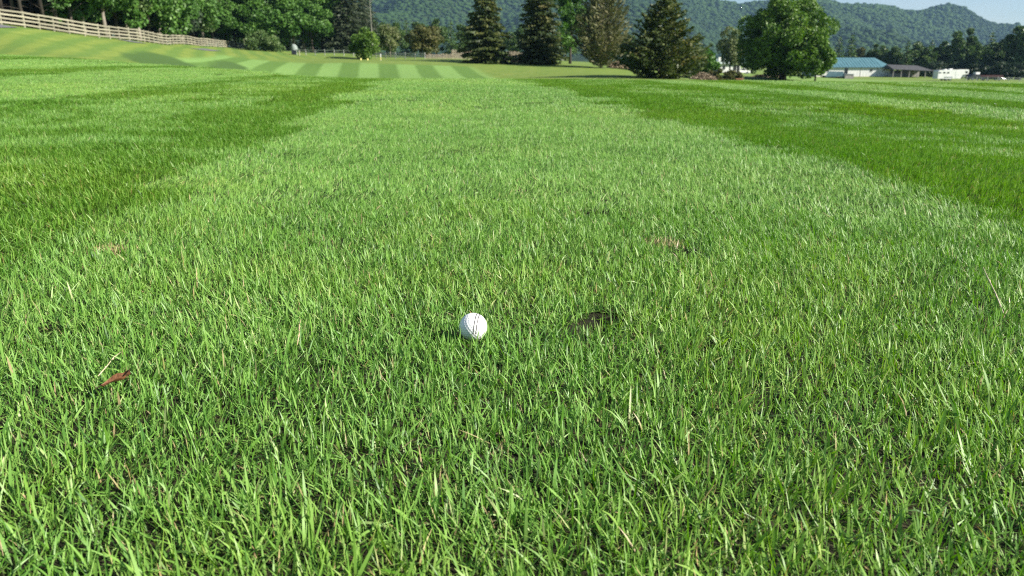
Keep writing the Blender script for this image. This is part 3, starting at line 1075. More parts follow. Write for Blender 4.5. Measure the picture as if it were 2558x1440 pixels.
def make_pine(seed, lean):
    """bare lower trunk with dead branches, crown high up"""
    rng = np.random.default_rng(seed)
    h = 17.0
    mb = MB()
    top = Vector((lean * h, 0.2, h))
    mb.tube([(0, 0, 0), Vector((lean * h * .42, 0, h * .45)), top], [0.20, 0.15, 0.05], 8)
    for k in range(26):
        z = rng.uniform(1.2, 9)
        a = rng.uniform(0, 6.28)
        Lb = rng.uniform(0.8, 2.6)
        b = Vector((lean * z, 0, z))
        e = b + Vector((math.cos(a) * Lb, math.sin(a) * Lb, rng.uniform(-0.5, 0.6)))
        mb.tube([b, b.lerp(e, .5) + Vector((0, 0, .1)), e], [0.035, 0.02, 0.006], 4, False)
    lb = [(lean * z + rng.normal(0, 1.3), rng.normal(0, 1.3), z, rng.uniform(0.7, 1.3), 0.6) for z in rng.uniform(7.0, 17.5, 36)]
    return mb.mesh('trunk', M_BARK, True), crown_mesh('crown', rng, lb, 6000, 0.45, LM['dark'])


PA, PB, PC = make_pine(41, 0.02), make_pine(42, -0.16), make_pine(43, 0.05)
wood = []
for px, back, me, s in [
    (-70, 8, PA, 1.0), (3, 6, PC, 1.1), (28, 12, PA, 1.0), (52, 7, PC, 0.95), (75, 5, PA, 1.0), (100, 14, PC, 1.0), (128, 6, PB, 1.0), (158, 5, PA, 1.05), (186, 9, PC, 1.0), (150, 10, WB, 1.0)]:
    wood.append((px, fence_at(px, back), me, s, 'pine'))
for px, back, me, s in [(196, 5, WB, 0.9), (222, 6, WA, 1.0), (250, 9, WC, 1.0), (276, 5, WA, 0.95), (304, 8, WB, 1.0), (330, 5, WC, 1.0), (358, 6, WA, 1.05), (384, 8, WB, 0.95), (410, 6, WC, 1.0), (436, 7, WB, 1.0), (462, 6, WA, 1.05), (490, 8, WB, 1.0), (514, 7, WC, 1.0), (540, 7, WB, 1.0), (566, 7, WB, 1.05), (594, 8, WB, 1.05), (616, 9, WA, 1.1)]:
    wood.append((px, fence_at(px, back), me, s, 'broad'))
for px, Y, me, s in [(634, 176, WB, 1.0), (662, 180, WA, 1.05), (690, 178, WB, 1.05), (716, 184, WC, 1.1), (738, 181, WB, 1.05), (762, 186, WA, 1.1), (784, 184, WB, 1.1), (808, 190, WB, 1.15), (826, 198, WC, 1.15)]:
    wood.append((px, Y, me, s, 'edge'))
for px, Y, me, s in [(846, 196, WD, 1.0), (872, 186, WD, 0.95), (898, 200, WD, 1.05), (922, 214, WD, 0.85)]:
    wood.append((px, Y, me, s, 'dark'))
TXT = {'pine': ('pine_tree', 'bare trunked dark pine behind the board fence, %s from the left edge', 'pines at the left end of the wood'),
       'broad': ('woodland_tree', 'leafy woodland tree behind the board fence, %s of its row from left', 'leafy trees behind the board fence'),
       'edge': ('woodland_tree', 'tall leafy tree right of the board fence end, %s from left', 'leafy trees beyond the fence end'),
       'dark': ('evergreen_tree', 'tall dark evergreen at the right end of the wood, %s from left', 'dark evergreens at the end of the wood')}
cnt = {}
for i, (px, Y, me, s, kd) in enumerate(wood):
    k = cnt.get(kd, 0); cnt[kd] = k + 1
    nm, tx, gr = TXT[kd]
    tree(nm, px, Y, me[0], me[1], tx % ORD[k], 'tree', gr, s * (0.92 + 0.16 * ((i * 7) % 5) / 4), i * 2.4, 1.0 + 0.12 * ((i * 3) % 4) / 3)
# dark undergrowth deep inside the wood
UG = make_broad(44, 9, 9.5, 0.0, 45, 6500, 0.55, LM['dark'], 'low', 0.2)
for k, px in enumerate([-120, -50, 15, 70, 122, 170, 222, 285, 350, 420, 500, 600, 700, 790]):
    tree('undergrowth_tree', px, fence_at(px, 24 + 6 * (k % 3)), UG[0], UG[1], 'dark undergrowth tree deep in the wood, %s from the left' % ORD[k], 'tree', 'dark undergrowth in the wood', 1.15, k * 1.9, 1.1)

# pale bare snag at the wood's end
p = at(931, 150, 150)
mb = MB().tube([(0, 0, 0), (0.05, 0, 5), (-0.03, 0, 11)], [0.09, 0.075, 0.03], 8)
for z, a, L_ in ((4.5, 0.3, 1.1), (6.0, 2.8, 1.4), (7.2, 0.1, 1.5), (8.4, 3.3, 1.2), (9.4, 0.5, 0.9)):
    mb.tube([(0, 0, z), (math.cos(a) * L_ * .6, math.sin(a) * .3, z + 0.45), (math.cos(a) * L_, math.sin(a) * .4, z + 0.6)], [0.035, 0.022, 0.008], 5, False)
o = mb.build('dead_tree', simple_mat('snag_wood', (0.20, 0.20, 0.16), (0.30, 0.29, 0.24), scale=6, rough=0.9, stretch=(1, 1, .2)))
o.location = (p.x, p.y, H(p.x, p.y) - .1)
tag(o, 'pale bare dead trunk standing at the right end of the wood', 'tree')

# shrubs and small trees before the far rail fence
t, c = make_broad(51, 3.2, 7.2, -0.3, 36, 6000, 0.30, LM['wood2'], 'low', 0.1)
tree('rounded_hedge', 664, 150, t, c, 'low wide olive shrub at the end of the board fence', 'shrub')
t, c = make_broad(52, 5.0, 5.4, -0.2, 44, 7500, 0.28, LM['oak'], 'low', 0.12)
tree('round_shrub', 911, 129, t, c, 'round dark green shrub covering the gap between two rail fences', 'shrub')
t, c = make_broad(53, 5.8, 5.0, 1.0, 40, 5000, 0.32, LM['pale'], 'high', 0.12, M_BARKP)
tree('small_tree', 976, 146, t, c, 'small pale yellow green tree behind the white rail fence')
t, c = make_broad(54, 6.0, 6.6, 0.6, 46, 7000, 0.34, LM['autumn'], 'round', 0.18)
tree('small_tree', 1066, 150, t, c, 'small round dark olive tree behind the rail fence, left of spruces')

# tree belt behind the conifers and on the right behind the farm
BA = make_broad(61, 11, 8.5, 0.3, 45, 6500, 0.55, LM['belt'], 'tall', 0.2)
BB = make_broad(62, 12, 7.0, 0.3, 45, 6500, 0.55, LM['belt'], 'low', 0.2)
BC = make_conifer(63, 13, 6.0, 1.0, LM['belt'], size=0.75, power=0.8, gap=0.7, ragged=0.3)
BD = make_broad(64, 11, 8.0, 0.4, 45, 6500, 0.55, LM['autumn'], 'round', 0.2)
mid = [(950, 262, BB, 1.0), (985, 255, BA, 1.0), (1018, 268, BC, .95), (1052, 272, BA, 1.1), (1092, 262, BB, 1.05), (1128, 255, BC, .9), (1160, 262, BA, 1.0), (1292, 258, BA, .95), (1412, 262, BB, 1.0), (1570, 262, BA, .95),
       (1742, 240, BA, .7), (1768, 250, BB, .6), (1880, 262, BA, .7)]
for k, (px, Y, me, s) in enumerate(mid):
    tree('belt_tree', px, Y, me[0], me[1], 'distant green tree below the mountain behind the conifers, %s from left' % ORD[k], 'tree', 'distant trees behind the conifers', s, k * 2.1)
rgt = [(2092, 300, BC, 1.1), (2122, 292, BC, 1.15), (2150, 300, BD, .95), (2190, 296, BB, 1.0), (2226, 290, BA, 1.0), (2262, 285, BC, 1.0), (2294, 292, BA, 1.2), (2322, 300, BC, 1.1), (2352, 292, BB, 1.15),
       (2396, 275, BB, 1.45), (2440, 285, BA, 1.25), (2468, 272, BC, 1.25), (2500, 268, BA, 1.35), (2542, 250, BB, 1.5), (2590, 255, BA, 1.6), (2640, 260, BB, 1.6)]
for k, (px, Y, me, s) in enumerate(rgt):
    tree('farm_tree', px, Y, me[0], me[1], 'tree of the belt behind barn and trailer, %s from the left' % ORD[k], 'tree', 'tree belt behind the farm', s, k * 1.7 + .5, 1.0 if s < 1.2 else 0.95)
LOW = make_broad(65, 5, 9.0, -0.4, 34, 4500, 0.5, LM['dark'], 'low', 0.1)
for k, (px, Y) in enumerate([(2345, 262), (2400, 258), (2452, 250), (2500, 244), (2548, 236), (2600, 236)]):
    tree('dark_thicket', px, Y, None, LOW[1], 'dark thicket at the foot of the farm trees, %s from the left' % ORD[k], 'shrub', 'thickets under the farm trees', 1.0, k * 1.3)

# ------------------------------------------------------------------ fences
M_BOARD = simple_mat('weathered_board', (0.19, 0.175, 0.12), (0.36, 0.335, 0.25), scale=3, rough=0.85, bump=0.4, stretch=(0.6, 4, 4), per_object=0.22)
M_RAIL = simple_mat('grey_rail', (0.30, 0.30, 0.28), (0.52, 0.51, 0.48), scale=4, rough=0.8, bump=0.3, stretch=(0.6, 4, 4), per_object=0.2)
M_PICKET = simple_mat('tan_picket', (0.36, 0.28, 0.21), (0.55, 0.45, 0.36), scale=4, rough=0.85, bump=0.3, stretch=(4, 4, 0.6), per_object=0.25)


def unit_box(name, mat):
    """a plank 1 x 1 x 1 with slightly chamfered long edges"""
    c = 0.08
    prof = [(-.5, -.5 + c), (-.5 + c, -.5), (.5 - c, -.5), (.5, -.5 + c), (.5, .5 - c), (.5 - c, .5), (-.5 + c, .5), (-.5, .5 - c)]
    vs = [(x, y, z) for x in (-.5, .5) for y, z in prof]
    fs = [tuple(range(7, -1, -1)), tuple(range(8, 16))] + [(k, (k + 1) % 8, 8 + (k + 1) % 8, 8 + k) for k in range(8)]
    me = bpy.data.meshes.new(name)
    me.from_pydata(vs, [], fs)
    me.materials.append(mat)
    me.update()
    return me


def plank(name, me, root, a, b, thick, tall):
    """a plank from a to b (coordinates of the root)"""
    a, b = Vector(a), Vector(b)
    o = bpy.data.objects.new(name, me)
    o.location = (a + b) / 2
    d = b - a
    o.rotation_euler = d.to_track_quat('X', 'Z').to_euler()
    o.scale = (d.length, thick, tall)
    return link(o, root)


def board_fence():
    rng = random.Random(4)
    o0 = FENCE_PTS[0]
    root = empty('board_fence', (o0.x, o0.y, H(o0.x, o0.y)))
    tag(root, 'weathered four board paddock fence along the wood on the left bank', 'fence')
    mb, mp = unit_box('board', M_BOARD), unit_box('post', M_BOARD)
    ys = [FENCE_Y[0]]
    while ys[-1] < FENCE_Y[-1]: ys.append(ys[-1] + 2.75)
    P = []
    for y in ys:
        x = float(np.interp(y, FENCE_Y, FENCE_X)) + rng.uniform(-.05, .05)
        P.append(Vector((x, y, H(x, y))) - root.location)
    for p in P:
        plank('post', mp, root, p + Vector((0, 0, -.3)), p + Vector((rng.uniform(-.03, .03), 0, 1.50 + rng.uniform(-.04, .05))), 0.14, 0.14)
    for a, b in zip(P[:-1], P[1:]):
        nrm = Vector((0.09, 0, 0))
        for z in (0.24, 0.60, 0.97, 1.34):
            plank('board', mb, root, a + nrm + Vector((0, 0, z + rng.uniform(-.03, .03))), b + nrm + Vector((0, 0, z + rng.uniform(-.03, .03))), 0.035, 0.155)


board_fence()


def rail_fence(pts, hgt, rails, label, mat, post_every=1.9, name='rail_fence'):
    rng = random.Random(len(label))
    P = [at(px, 150, Y) for px, Y in pts]
    root = empty(name, (P[0].x, P[0].y, H(P[0].x, P[0].y)))
    tag(root, label, 'fence')
    mr, mp = unit_box('rail', mat), unit_box('post', mat)
    Q = []
    for a, b in zip(P[:-1], P[1:]):
        n = max(1, round((b - a).length / post_every))
        for k in range(n): Q.append(a.lerp(b, k / n))
    Q.append(P[-1])
    Q = [Vector((q.x, q.y, H(q.x, q.y))) - root.location for q in Q]
    for q in Q:
        plank('post', mp, root, q + Vector((0, 0, -.3)), q + Vector((0, 0, hgt + rng.uniform(0, .12))), 0.12, 0.12)
    for a, b in zip(Q[:-1], Q[1:]):
        for z in rails:
            plank('rail', mr, root, a + Vector((0, -.07, z)), b + Vector((0, -.07, z + rng.uniform(-.03, .03))), 0.04, 0.13)


rail_fence([(742, 140), (884, 136)], 0.95, (0.45, 0.85), 'low grey two rail fence below the leafy wood edge', M_RAIL)
rail_fence([(940, 134), (1062, 131)], 0.95, (0.30, 0.58, 0.86), 'pale three rail fence between round shrub and picket fence', M_RAIL)
rail_fence([(2422, 206), (2500, 203), (2640, 200)], 1.0, (0.45, 0.85), 'thin grey rail fence right of the white trailer', M_RAIL, 2.6)


def picket_fence():
    rng = random.Random(8)
    a, b = at(1066, 150, 131), at(1330, 150, 128)
    root = empty('picket_fence', (a.x, a.y, H(a.x, a.y)))
    tag(root, 'weathered tan picket fence behind the dark spruce', 'fence')
    mp, mr = unit_box('picket', M_PICKET), unit_box('rail', M_PICKET)
    n = 110
    Q = []
    for k in range(n):
        q = a.lerp(b, k / (n - 1))
        q = Vector((q.x, q.y, H(q.x, q.y))) - root.location
        Q.append(q)
        hgt = (1.45 if k > 26 else 0.75) + rng.uniform(-.10, .10)
        plank('picket', mp, root, q + Vector((0, 0, -.1)), q + Vector((rng.uniform(-.02, .02), 0, hgt)), 0.025, 0.10)
    for k in range(0, n - 11, 11):
        for z in (0.25, 0.62):
            plank('rail', mr, root, Q[k] + Vector((0, .05, z)), Q[k + 11] + Vector((0, .05, z)), 0.05, 0.09)


picket_fence()

# ------------------------------------------------------------------ farm
M_WHITE = simple_mat('white_paint', (0.62, 0.62, 0.60), (0.78, 0.78, 0.76), scale=1.5, rough=0.55)
M_SIDING = simple_mat('barn_siding', (0.50, 0.50, 0.48), (0.76, 0.76, 0.74), scale=2.0, rough=0.7, stretch=(2.5, 2.5, .25), bump=.2)
M_TEAL = simple_mat('teal_metal_roof', (0.075, 0.175, 0.205), (0.105, 0.215, 0.245), scale=0.6, rough=0.4, metallic=0.1, stretch=(1, 1, 1))
M_TEALD = simple_mat('dark_teal_tarp', (0.02, 0.055, 0.065), (0.035, 0.09, 0.10), scale=2, rough=0.6)
M_DARK = simple_mat('dark_panel', (0.010, 0.011, 0.012), (0.022, 0.022, 0.022), scale=2, rough=0.5)
M_GLASS = simple_mat('window_glass', (0.015, 0.018, 0.022), (0.03, 0.035, 0.04), scale=2, rough=0.08, spec=0.6)
M_ROOFG = simple_mat('grey_roof', (0.040, 0.040, 0.042), (0.07, 0.07, 0.072), scale=1.4, rough=0.7)
M_SAGE = simple_mat('sage_metal_roof', (0.34, 0.42, 0.38), (0.46, 0.53, 0.48), scale=1, rough=0.45)
M_BROWN = simple_mat('brown_roof', (0.10, 0.055, 0.04), (0.19, 0.12, 0.09), scale=2, rough=0.85)
M_RUBBER = simple_mat('tyre_rubber', (0.015, 0.015, 0.015), (0.03, 0.03, 0.03), rough=0.8)
M_STEEL = simple_mat('steel', (0.30, 0.31, 0.32), (0.45, 0.46, 0.47), rough=0.35, metallic=0.8)
M_MAROON = simple_mat('maroon_paint', (0.035, 0.008, 0.009), (0.06, 0.016, 0.014), rough=0.5)
M_NAVY = simple_mat('dark_car_paint', (0.008, 0.010, 0.016), (0.018, 0.020, 0.030), rough=0.25)
M_TERRA = simple_mat('terracotta', (0.30, 0.13, 0.07), (0.42, 0.22, 0.13), scale=6, rough=0.85)
M_GREYW = simple_mat('grey_wood', (0.18, 0.17, 0.16), (0.34, 0.32, 0.30), scale=4, rough=0.9)


def stand(px, Y, name, rz=0.0, dz=0.0):
    p = at(px, 165, Y)
    return empty(name, (p.x, p.y, H(p.x, p.y) + dz), rz)


def barn():
    r = stand(2134, 250, 'barn', 0.06, -0.1)
    tag(r, 'long white barn with a teal metal roof right of the big tree', 'barn')
    W, D, Hh, Rr = 23.5, 11.0, 3.0, 2.9
    MB().box(-W / 2, W / 2, 0, D, -0.6, Hh).build('wall', M_SIDING, r)
    e = 0.45
    x0, x1 = -W / 2 - e, W / 2 + e
    y0, y1, ym = -e, D + e, D / 2
    zr, ze = Hh + Rr, Hh - 0.05
    hx = 3.2
    mb = MB()
    top = [(x0 + 0.3, ym, zr), (x1 - hx, ym, zr)]
    mb.add([(x0, y0, ze), (x1, y0, ze), top[1], top[0], (x0, y1, ze), (x1, y1, ze)], [(0, 1, 2, 3), (5, 4, 3, 2), (1, 5, 2), (4, 0, 3), (0, 4, 5, 1)])
    rf = mb.build('roof', M_TEAL, r)
    for k in range(23):       # standing seams
        x = x0 + 0.6 + k * 1.0
        if x > x1 - hx: break
        MB().tube([(x, y0 - .01, ze + .05), (x, ym, zr + .05)], [0.035, 0.035], 4).build('seam', M_TEAL, rf)
    MB().box(x0, x1, y0 - 0.03, y0 + 0.02, ze - 0.16, ze + 0.04).build('fascia', M_TEALD, r)
    for x, w, z0, z1 in ((-8.4, 0.9, 1.6, 2.5), (-2.4, 1.1, 1.0, 2.7), (5.6, 0.8, 1.7, 2.4), (9.6, 0.7, 1.8, 2.4)):
        wd = MB().box(x - w / 2, x + w / 2, -0.05, 0.04, z0, z1).build('window', M_GLASS, r)
        MB().box(x - w / 2 - .1, x + w / 2 + .1, -0.09, -0.02, z0 - .12, z0).build('sill', M_WHITE, wd)
    for x in (2.2, 7.6):
        MB().box(x - .05, x + .05, -0.06, 0.03, 0, Hh - .1).build('batten', M_GREYW, r)
    MB().box(-W / 2 - .05, W / 2 + .05, -0.05, D + .05, -0.7, 0.25).build('plinth', simple_mat('plinth', (0.42, 0.38, 0.28), (0.55, 0.5, 0.38), scale=2, rough=.9), r)


barn()


def open_shed():
    r = stand(2284, 246, 'open_shed', 0.05)
    tag(r, 'dark open sided pole shed joined to the barn\'s right end', 'shed')
    W, D = 13.2, 8.0
    mb = MB()
    mb.add([(-W / 2, -.4, 2.5), (W / 2, -.4, 1.95), (W / 2 - 3.5, D / 2, 3.6), (-W / 2, D / 2, 3.9), (-W / 2, D, 2.5), (W / 2, D, 2.0)], [(0, 1, 2, 3), (5, 4, 3, 2), (1, 5, 2), (0, 3, 4), (0, 4, 5, 1)])
    mb.build('roof', M_ROOFG, r)
    for k in range(6):
        x = -W / 2 + .3 + k * (W - .6) / 5
        MB().box(x - .09, x + .09, -.1, .08, -.5, 2.45 - .45 * k / 5).build('post', M_GREYW, r)
    MB().box(-W / 2, W / 2 - .2, D - .15, D, -.5, 2.1).build('back_wall', M_GREYW, r)
    MB().box(-W / 2 + .1, -1.5, 2.5, 2.6, -.5, 1.2).build('stall_partition', M_GREYW, r)
    MB().box(-1.1, -1.0, 0.4, D - .3, -.5, 1.4).build('stall_partition', M_GREYW, r)


open_shed()


def lean_to():
    r = stand(2095, 196, 'low_shelter', 0.0)
    tag(r, 'low shelter with dark teal sheet roof in front of the barn', 'shed')
    mb = MB().add([(-3.6, -1.5, .35), (1.2, -1.5, .55), (1.2, 1.5, 1.55), (-2.2, 1.5, 1.75), (-2.4, -.2, 1.70), (1.2, -.2, 1.62)], [(0, 1, 5, 4), (4, 5, 2, 3)])
    mb.build('roof', M_TEALD, r)
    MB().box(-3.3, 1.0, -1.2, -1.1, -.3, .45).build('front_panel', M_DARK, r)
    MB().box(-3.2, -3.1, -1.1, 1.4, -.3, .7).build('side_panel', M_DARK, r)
    MB().box(1.25, 3.4, -1.4, 1.2, -.3, .95).build('grey_bin', M_GREYW, r)
    MB().box(1.15, 3.5, -1.5, 1.3, .96, 1.06).build('bin_lid', M_STEEL, r)
    for x in (-3.4, 1.1):
        MB().box(x - .06, x + .06, 1.3, 1.42, -.3, 1.6).build('post', M_GREYW, r)


lean_to()


def wheel(parent, x, y, r=0.38, w=0.24):
    n = 18
    prof = [(-w / 2, r * .62), (-w / 2, r * .95), (-w / 2 + .03, r), (w / 2 - .03, r), (w / 2, r * .95), (w / 2, r * .62)]
    vs, fs = [], []
    for k in range(n):
        a = 6.28318 * k / n
        for yy, rr in prof: vs.append((x + rr * math.cos(a), y + yy, r + rr * math.sin(a)))
    m = len(prof)
    for k in range(n):
        for j in range(m - 1):
            fs.append((k * m + j, k * m + j + 1, ((k + 1) % n) * m + j + 1, ((k + 1) % n) * m + j))
    t = MB().add(vs, fs).build('wheel', M_RUBBER, parent, True)
    MB().tube([(x, y - w * .4, r), (x, y + w * .4, r)], [r * .62, r * .62], 14).build('rim', M_STEEL, t)


def trailer():
    r = stand(2378, 196, 'horse_trailer', 0.04, 0.05)
    tag(r, 'white gooseneck horse trailer parked at the far field edge', 'trailer')
    L0, z0, z1 = 7.5, 0.45, 2.55
    # side profile with the raised nose at the right
    prof = [(-L0 / 2, z0), (1.9, z0), (2.35, 1.35), (L0 / 2, 1.55), (L0 / 2 + .05, 2.45), (L0 / 2 - .15, 2.62), (-L0 / 2 + .25, z1 - .12), (-L0 / 2, z1 - .4)]
    y0, y1 = -1.1, 1.1
    n = len(prof)
    vs = [(x, y0, z) for x, z in prof] + [(x, y1, z) for x, z in prof]
    fs = [tuple(range(n)), tuple(range(2 * n - 1, n - 1, -1))] + [(k, n + k, n + (k + 1) % n, (k + 1) % n) for k in range(n)]
    MB().add(vs, fs).build('body', M_WHITE, r)
    for x in (-3.3, -2.3, -1.3):
        MB().box(x - .28, x + .28, y0 - .03, y0 + .02, 1.70, 2.0).build('window', M_GLASS, r)
    MB().box(2.95, 3.5, y0 - .03, y0 + .02, 1.75, 2.2).build('nose_window', M_GLASS, r)
    dr = MB().box(.6, 1.35, y0 - .025, y0 + .02, .55, 2.2).build('door', M_WHITE, r)
    MB().box(1.18, 1.28, y0 - .06, y0 - .02, 1.25, 1.38).build('handle', M_STEEL, dr)
    MB().box(-.6, .1, -.4, .4, z1 + .01, z1 + .28).build('roof_vent', M_WHITE, r)
    MB().box(-1.9, -1.3, -.4, .4, z1 - .05, z1 + .14).build('roof_vent', M_WHITE, r)
    for x in (-1.5, -.6):
        for y in (-.95, .95): wheel(r, x, y, .36, .22)
    MB().box(-2.05, -.05, y0 - .06, y0 + .1, .75, .9).build('fender', M_STEEL, r)
    MB().tube([(3.3, -.5, 1.5), (3.3, -.5, 0.0)], [.05, .05], 6).build('jack_leg', M_STEEL, r)
    MB().tube([(3.3, .5, 1.5), (3.3, .5, 0.0)], [.05, .05], 6).build('jack_leg', M_STEEL, r)
    MB().box(2.7, 3.6, -.25, .25, .85, 1.4).build('hitch', M_STEEL, r)


trailer()


def car(px, Y, label, paint, rz, name='parked_car', load=None):
    r = stand(px, Y, name, rz)
    tag(r, label, 'car')
    prof = [(-2.2, .35), (2.2, .35), (2.22, .75), (2.0, .92), (1.1, 1.0), (.55, 1.48), (-1.5, 1.52), (-2.1, 1.02), (-2.22, .7)]
    n = len(prof)
    vs = [(x, -.85, z) for x, z in prof] + [(x, .85, z) for x, z in prof]
    fs = [tuple(range(n)), tuple(range(2 * n - 1, n - 1, -1))] + [(k, n + k, n + (k + 1) % n, (k + 1) % n) for k in range(n)]
    MB().add(vs, fs).build('body', paint, r)
    for x0, x1, x2, x3 in ((-1.75, -.5, -.5, -1.4), (-.38, .92, .5, -.38)):
        MB().add([(x0, -.862, 1.02), (x1, -.862, 1.02), (x2, -.862, 1.42), (x3, -.862, 1.42)], [(0, 1, 2, 3)]).build('window', M_GLASS, r)
    for x in (-1.35, 1.35):
        for y in (-.78, .78): wheel(r, x, y, .33, .2)
    for y in (-.6, .6):
        MB().box(2.2, 2.25, y - .18, y + .18, .68, .82).build('headlight', M_STEEL, r)
    if load:
        MB().box(*load).build('roof_box', M_WHITE, r)


car(2441, 215, 'dark parked car with a white roof box beside the trailer', M_NAVY, 0.15, load=(-.4, .8, -.5, .5, 1.54, 2.1))
car(1853, 214, 'small white parked car half hidden left of the big tree', M_WHITE, 0.1)


def wagon():
    r = stand(2482, 208, 'farm_wagon', 0.05)
    tag(r, 'low dark red farm wagon under the trees at the right', 'wagon')
    MB().box(-2.4, 2.4, -1, 1, .75, .92).build('bed', M_MAROON, r)
    for y in (-1.0, .94): MB().box(-2.4, 2.4, y, y + .06, .93, 1.35).build('side_board', M_MAROON, r)
    for x in (-1.6, 1.6):
        for y in (-.85, .85): wheel(r, x, y, .34, .2)
    MB().tube([(2.4, 0, .7), (3.8, 0, .35)], [.05, .04], 6).build('drawbar', M_STEEL, r)


wagon()


def house():
    r = stand(1823, 212, 'small_house', 0.08, 0.15)
    tag(r, 'little white house with pale metal roof left of the big tree', 'house')
    MB().box(-2.9, 2.9, 0, 5, -1.2, 2.35).build('wall', M_WHITE, r)
    mb = MB().add([(-3.4, -.5, 2.3), (3.4, -.5, 2.3), (3.1, 2.5, 3.5), (-3.1, 2.5, 3.5), (-3.4, 5.5, 2.3), (3.4, 5.5, 2.3)], [(0, 1, 2, 3), (5, 4, 3, 2), (1, 5, 2), (0, 3, 4), (0, 4, 5, 1)])
    rf = mb.build('roof', M_SAGE, r)
    MB().box(-2.7, -2.1, 1.2, 1.8, 2.6, 4.0).build('chimney', M_WHITE, rf)
    w = MB().box(-1.9, -1.2, -.04, .03, .9, 1.9).build('window', M_GLASS, r)
    MB().box(-2.0, -1.1, -.08, -.03, .78, .9).build('sill', M_WHITE, w)
    d = MB().box(1.0, 2.7, -.05, .03, -.1, 2.1).build('porch_shade_panel', M_DARK, r)  # flat dark panel on the wall, painted as the shade of an open porch
    MB().box(1.8, 1.88, -.07, -.055, -.1, 2.1).build('post', M_WHITE, d)


house()


def brown_shed():
    r = stand(1783, 206, 'brown_shed', -0.1)
    tag(r, 'small brown roofed shed left of the little white house', 'shed')
    MB().box(-1.6, 1.6, 0, 2.6, -.8, 1.3).build('wall', M_GREYW, r)
    MB().add([(-1.9, -.3, 1.25), (1.9, -.3, 1.25), (1.7, 1.3, 2.4), (-1.7, 1.3, 2.4), (-1.9, 2.9, 1.25), (1.9, 2.9, 1.25)], [(0, 1, 2, 3), (5, 4, 3, 2), (1, 5, 2), (0, 3, 4), (0, 4, 5, 1)]).build('roof', M_BROWN, r)
    MB().box(-.5, .4, -.04, .03, -.4, 1.1).build('door', M_BROWN, r)


brown_shed()


def brush_pile(px, Y, w, h, label, seed, stops, n=900):
    rng = np.random.default_rng(seed)
    m = leaf_mat('dry_brush_%d' % seed, stops, rough=0.9, trans=0.05, spec=0.1)
    a = rng.uniform(0, 6.28, n); q = np.sqrt(rng.uniform(0, 1, n))
    x, y = np.cos(a) * q * w / 2, np.sin(a) * q * w / 3
    z = h * (1 - q ** 2) * rng.uniform(.3, 1, n)
    D = np.stack([rng.normal(0, 1, n), rng.normal(0, 1, n), rng.normal(0.1, .5, n)], -1)
    V, Fq, at_ = cards(np.stack([x, y, z], -1), D, rng.uniform(.3, .9, n), rng, rng.uniform(0, 1, n), .10, .05)
    p = at(px, 165, Y)
    o = link(bpy.data.objects.new('brush_pile', np_mesh('brush_pile', V, Fq, [m], at_)))
    o.location = (p.x, p.y, H(p.x, p.y) - .03)
    tag(o, label, 'brush pile')


TAN = [(0, (.12, .09, .06)), (.5, (.28, .22, .15)), (1, (.46, .38, .28))]
brush_pile(1758, 98, 3.4, 1.0, 'heap of tan dry brush right of the pointed spruce', 1, TAN)
brush_pile(1306, 122, 4.0, 1.1, 'heap of pale brush between the two left spruces', 2, TAN)
brush_pile(1545, 116, 3.6, 1.3, 'heap of tan brush at the foot of the withered conifer', 3, TAN)
brush_pile(1918, 118, 5.0, 0.5, 'low pale heap of twigs under the big round tree', 4, TAN)
SH = make_broad(71, 1.6, 2.2, -0.1, 16, 1800, 0.22, LM['autumn'], 'low', .05)
for k, (px, Y, s) in enumerate([(1792, 101, 1.05), (1817, 102, 0.9), (1838, 103, 1.0)]):
    tree('low_shrub', px, Y, None, SH[1], 'low brownish shrub right of the brush heap, %s of three from left' % ORD[k], 'shrub', 'low shrubs before the white house', s, k * 2)
r = stand(1849, 100, 'planter_box')
tag(r, 'small terracotta planter box left of the big tree', 'planter')
MB().box(-.42, .42, -.3, .3, -.05, .42).build('box', M_TERRA, r)
MB().box(-.47, .47, -.35, .35, .42, .50).build('rim', M_TERRA, r)

# unidentified pale thing with a dark base at the end of the hedge
r = stand(737, 141, 'covered_object', 0.3)
tag(r, 'small pale covered object with dark base at the wood edge', 'covered object')
mb = MB()
prof = [(.02, 1.75), (.30, 1.66), (.48, 1.40), (.56, 1.05), (.60, .72)]
n = 14
vs = [(rr * math.cos(6.283 * k / n) * (1 + .12 * math.sin(3 * k)) + (1.75 - z) * .12, rr * .7 * math.sin(6.283 * k / n), z + .03 * math.sin(2.1 * k)) for rr, z in prof for k in range(n)]
fs = [(j * n + k, j * n + (k + 1) % n, (j + 1) * n + (k + 1) % n, (j + 1) * n + k)[::-1] for j in range(len(prof) - 1) for k in range(n)]
mb.add(vs, fs).build('cover', simple_mat('pale_cover', (.15, .19, .17), (.24, .28, .26), rough=.6), r, True)
MB().box(-.42, .45, -.3, .3, 0, .80).build('base', M_NAVY, r)
r = stand(750, 138, 'short_post')
tag(r, 'short yellowish post at the left end of the grey rail fence', 'post')
MB().tube([(0, 0, -.2), (0, 0, .8)], [.10, .09], 8).build('shaft', M_BOARD, r)
MB().tube([(0, 0, .8), (0, 0, .86)], [.13, .10], 8).build('cap', M_BOARD, r)

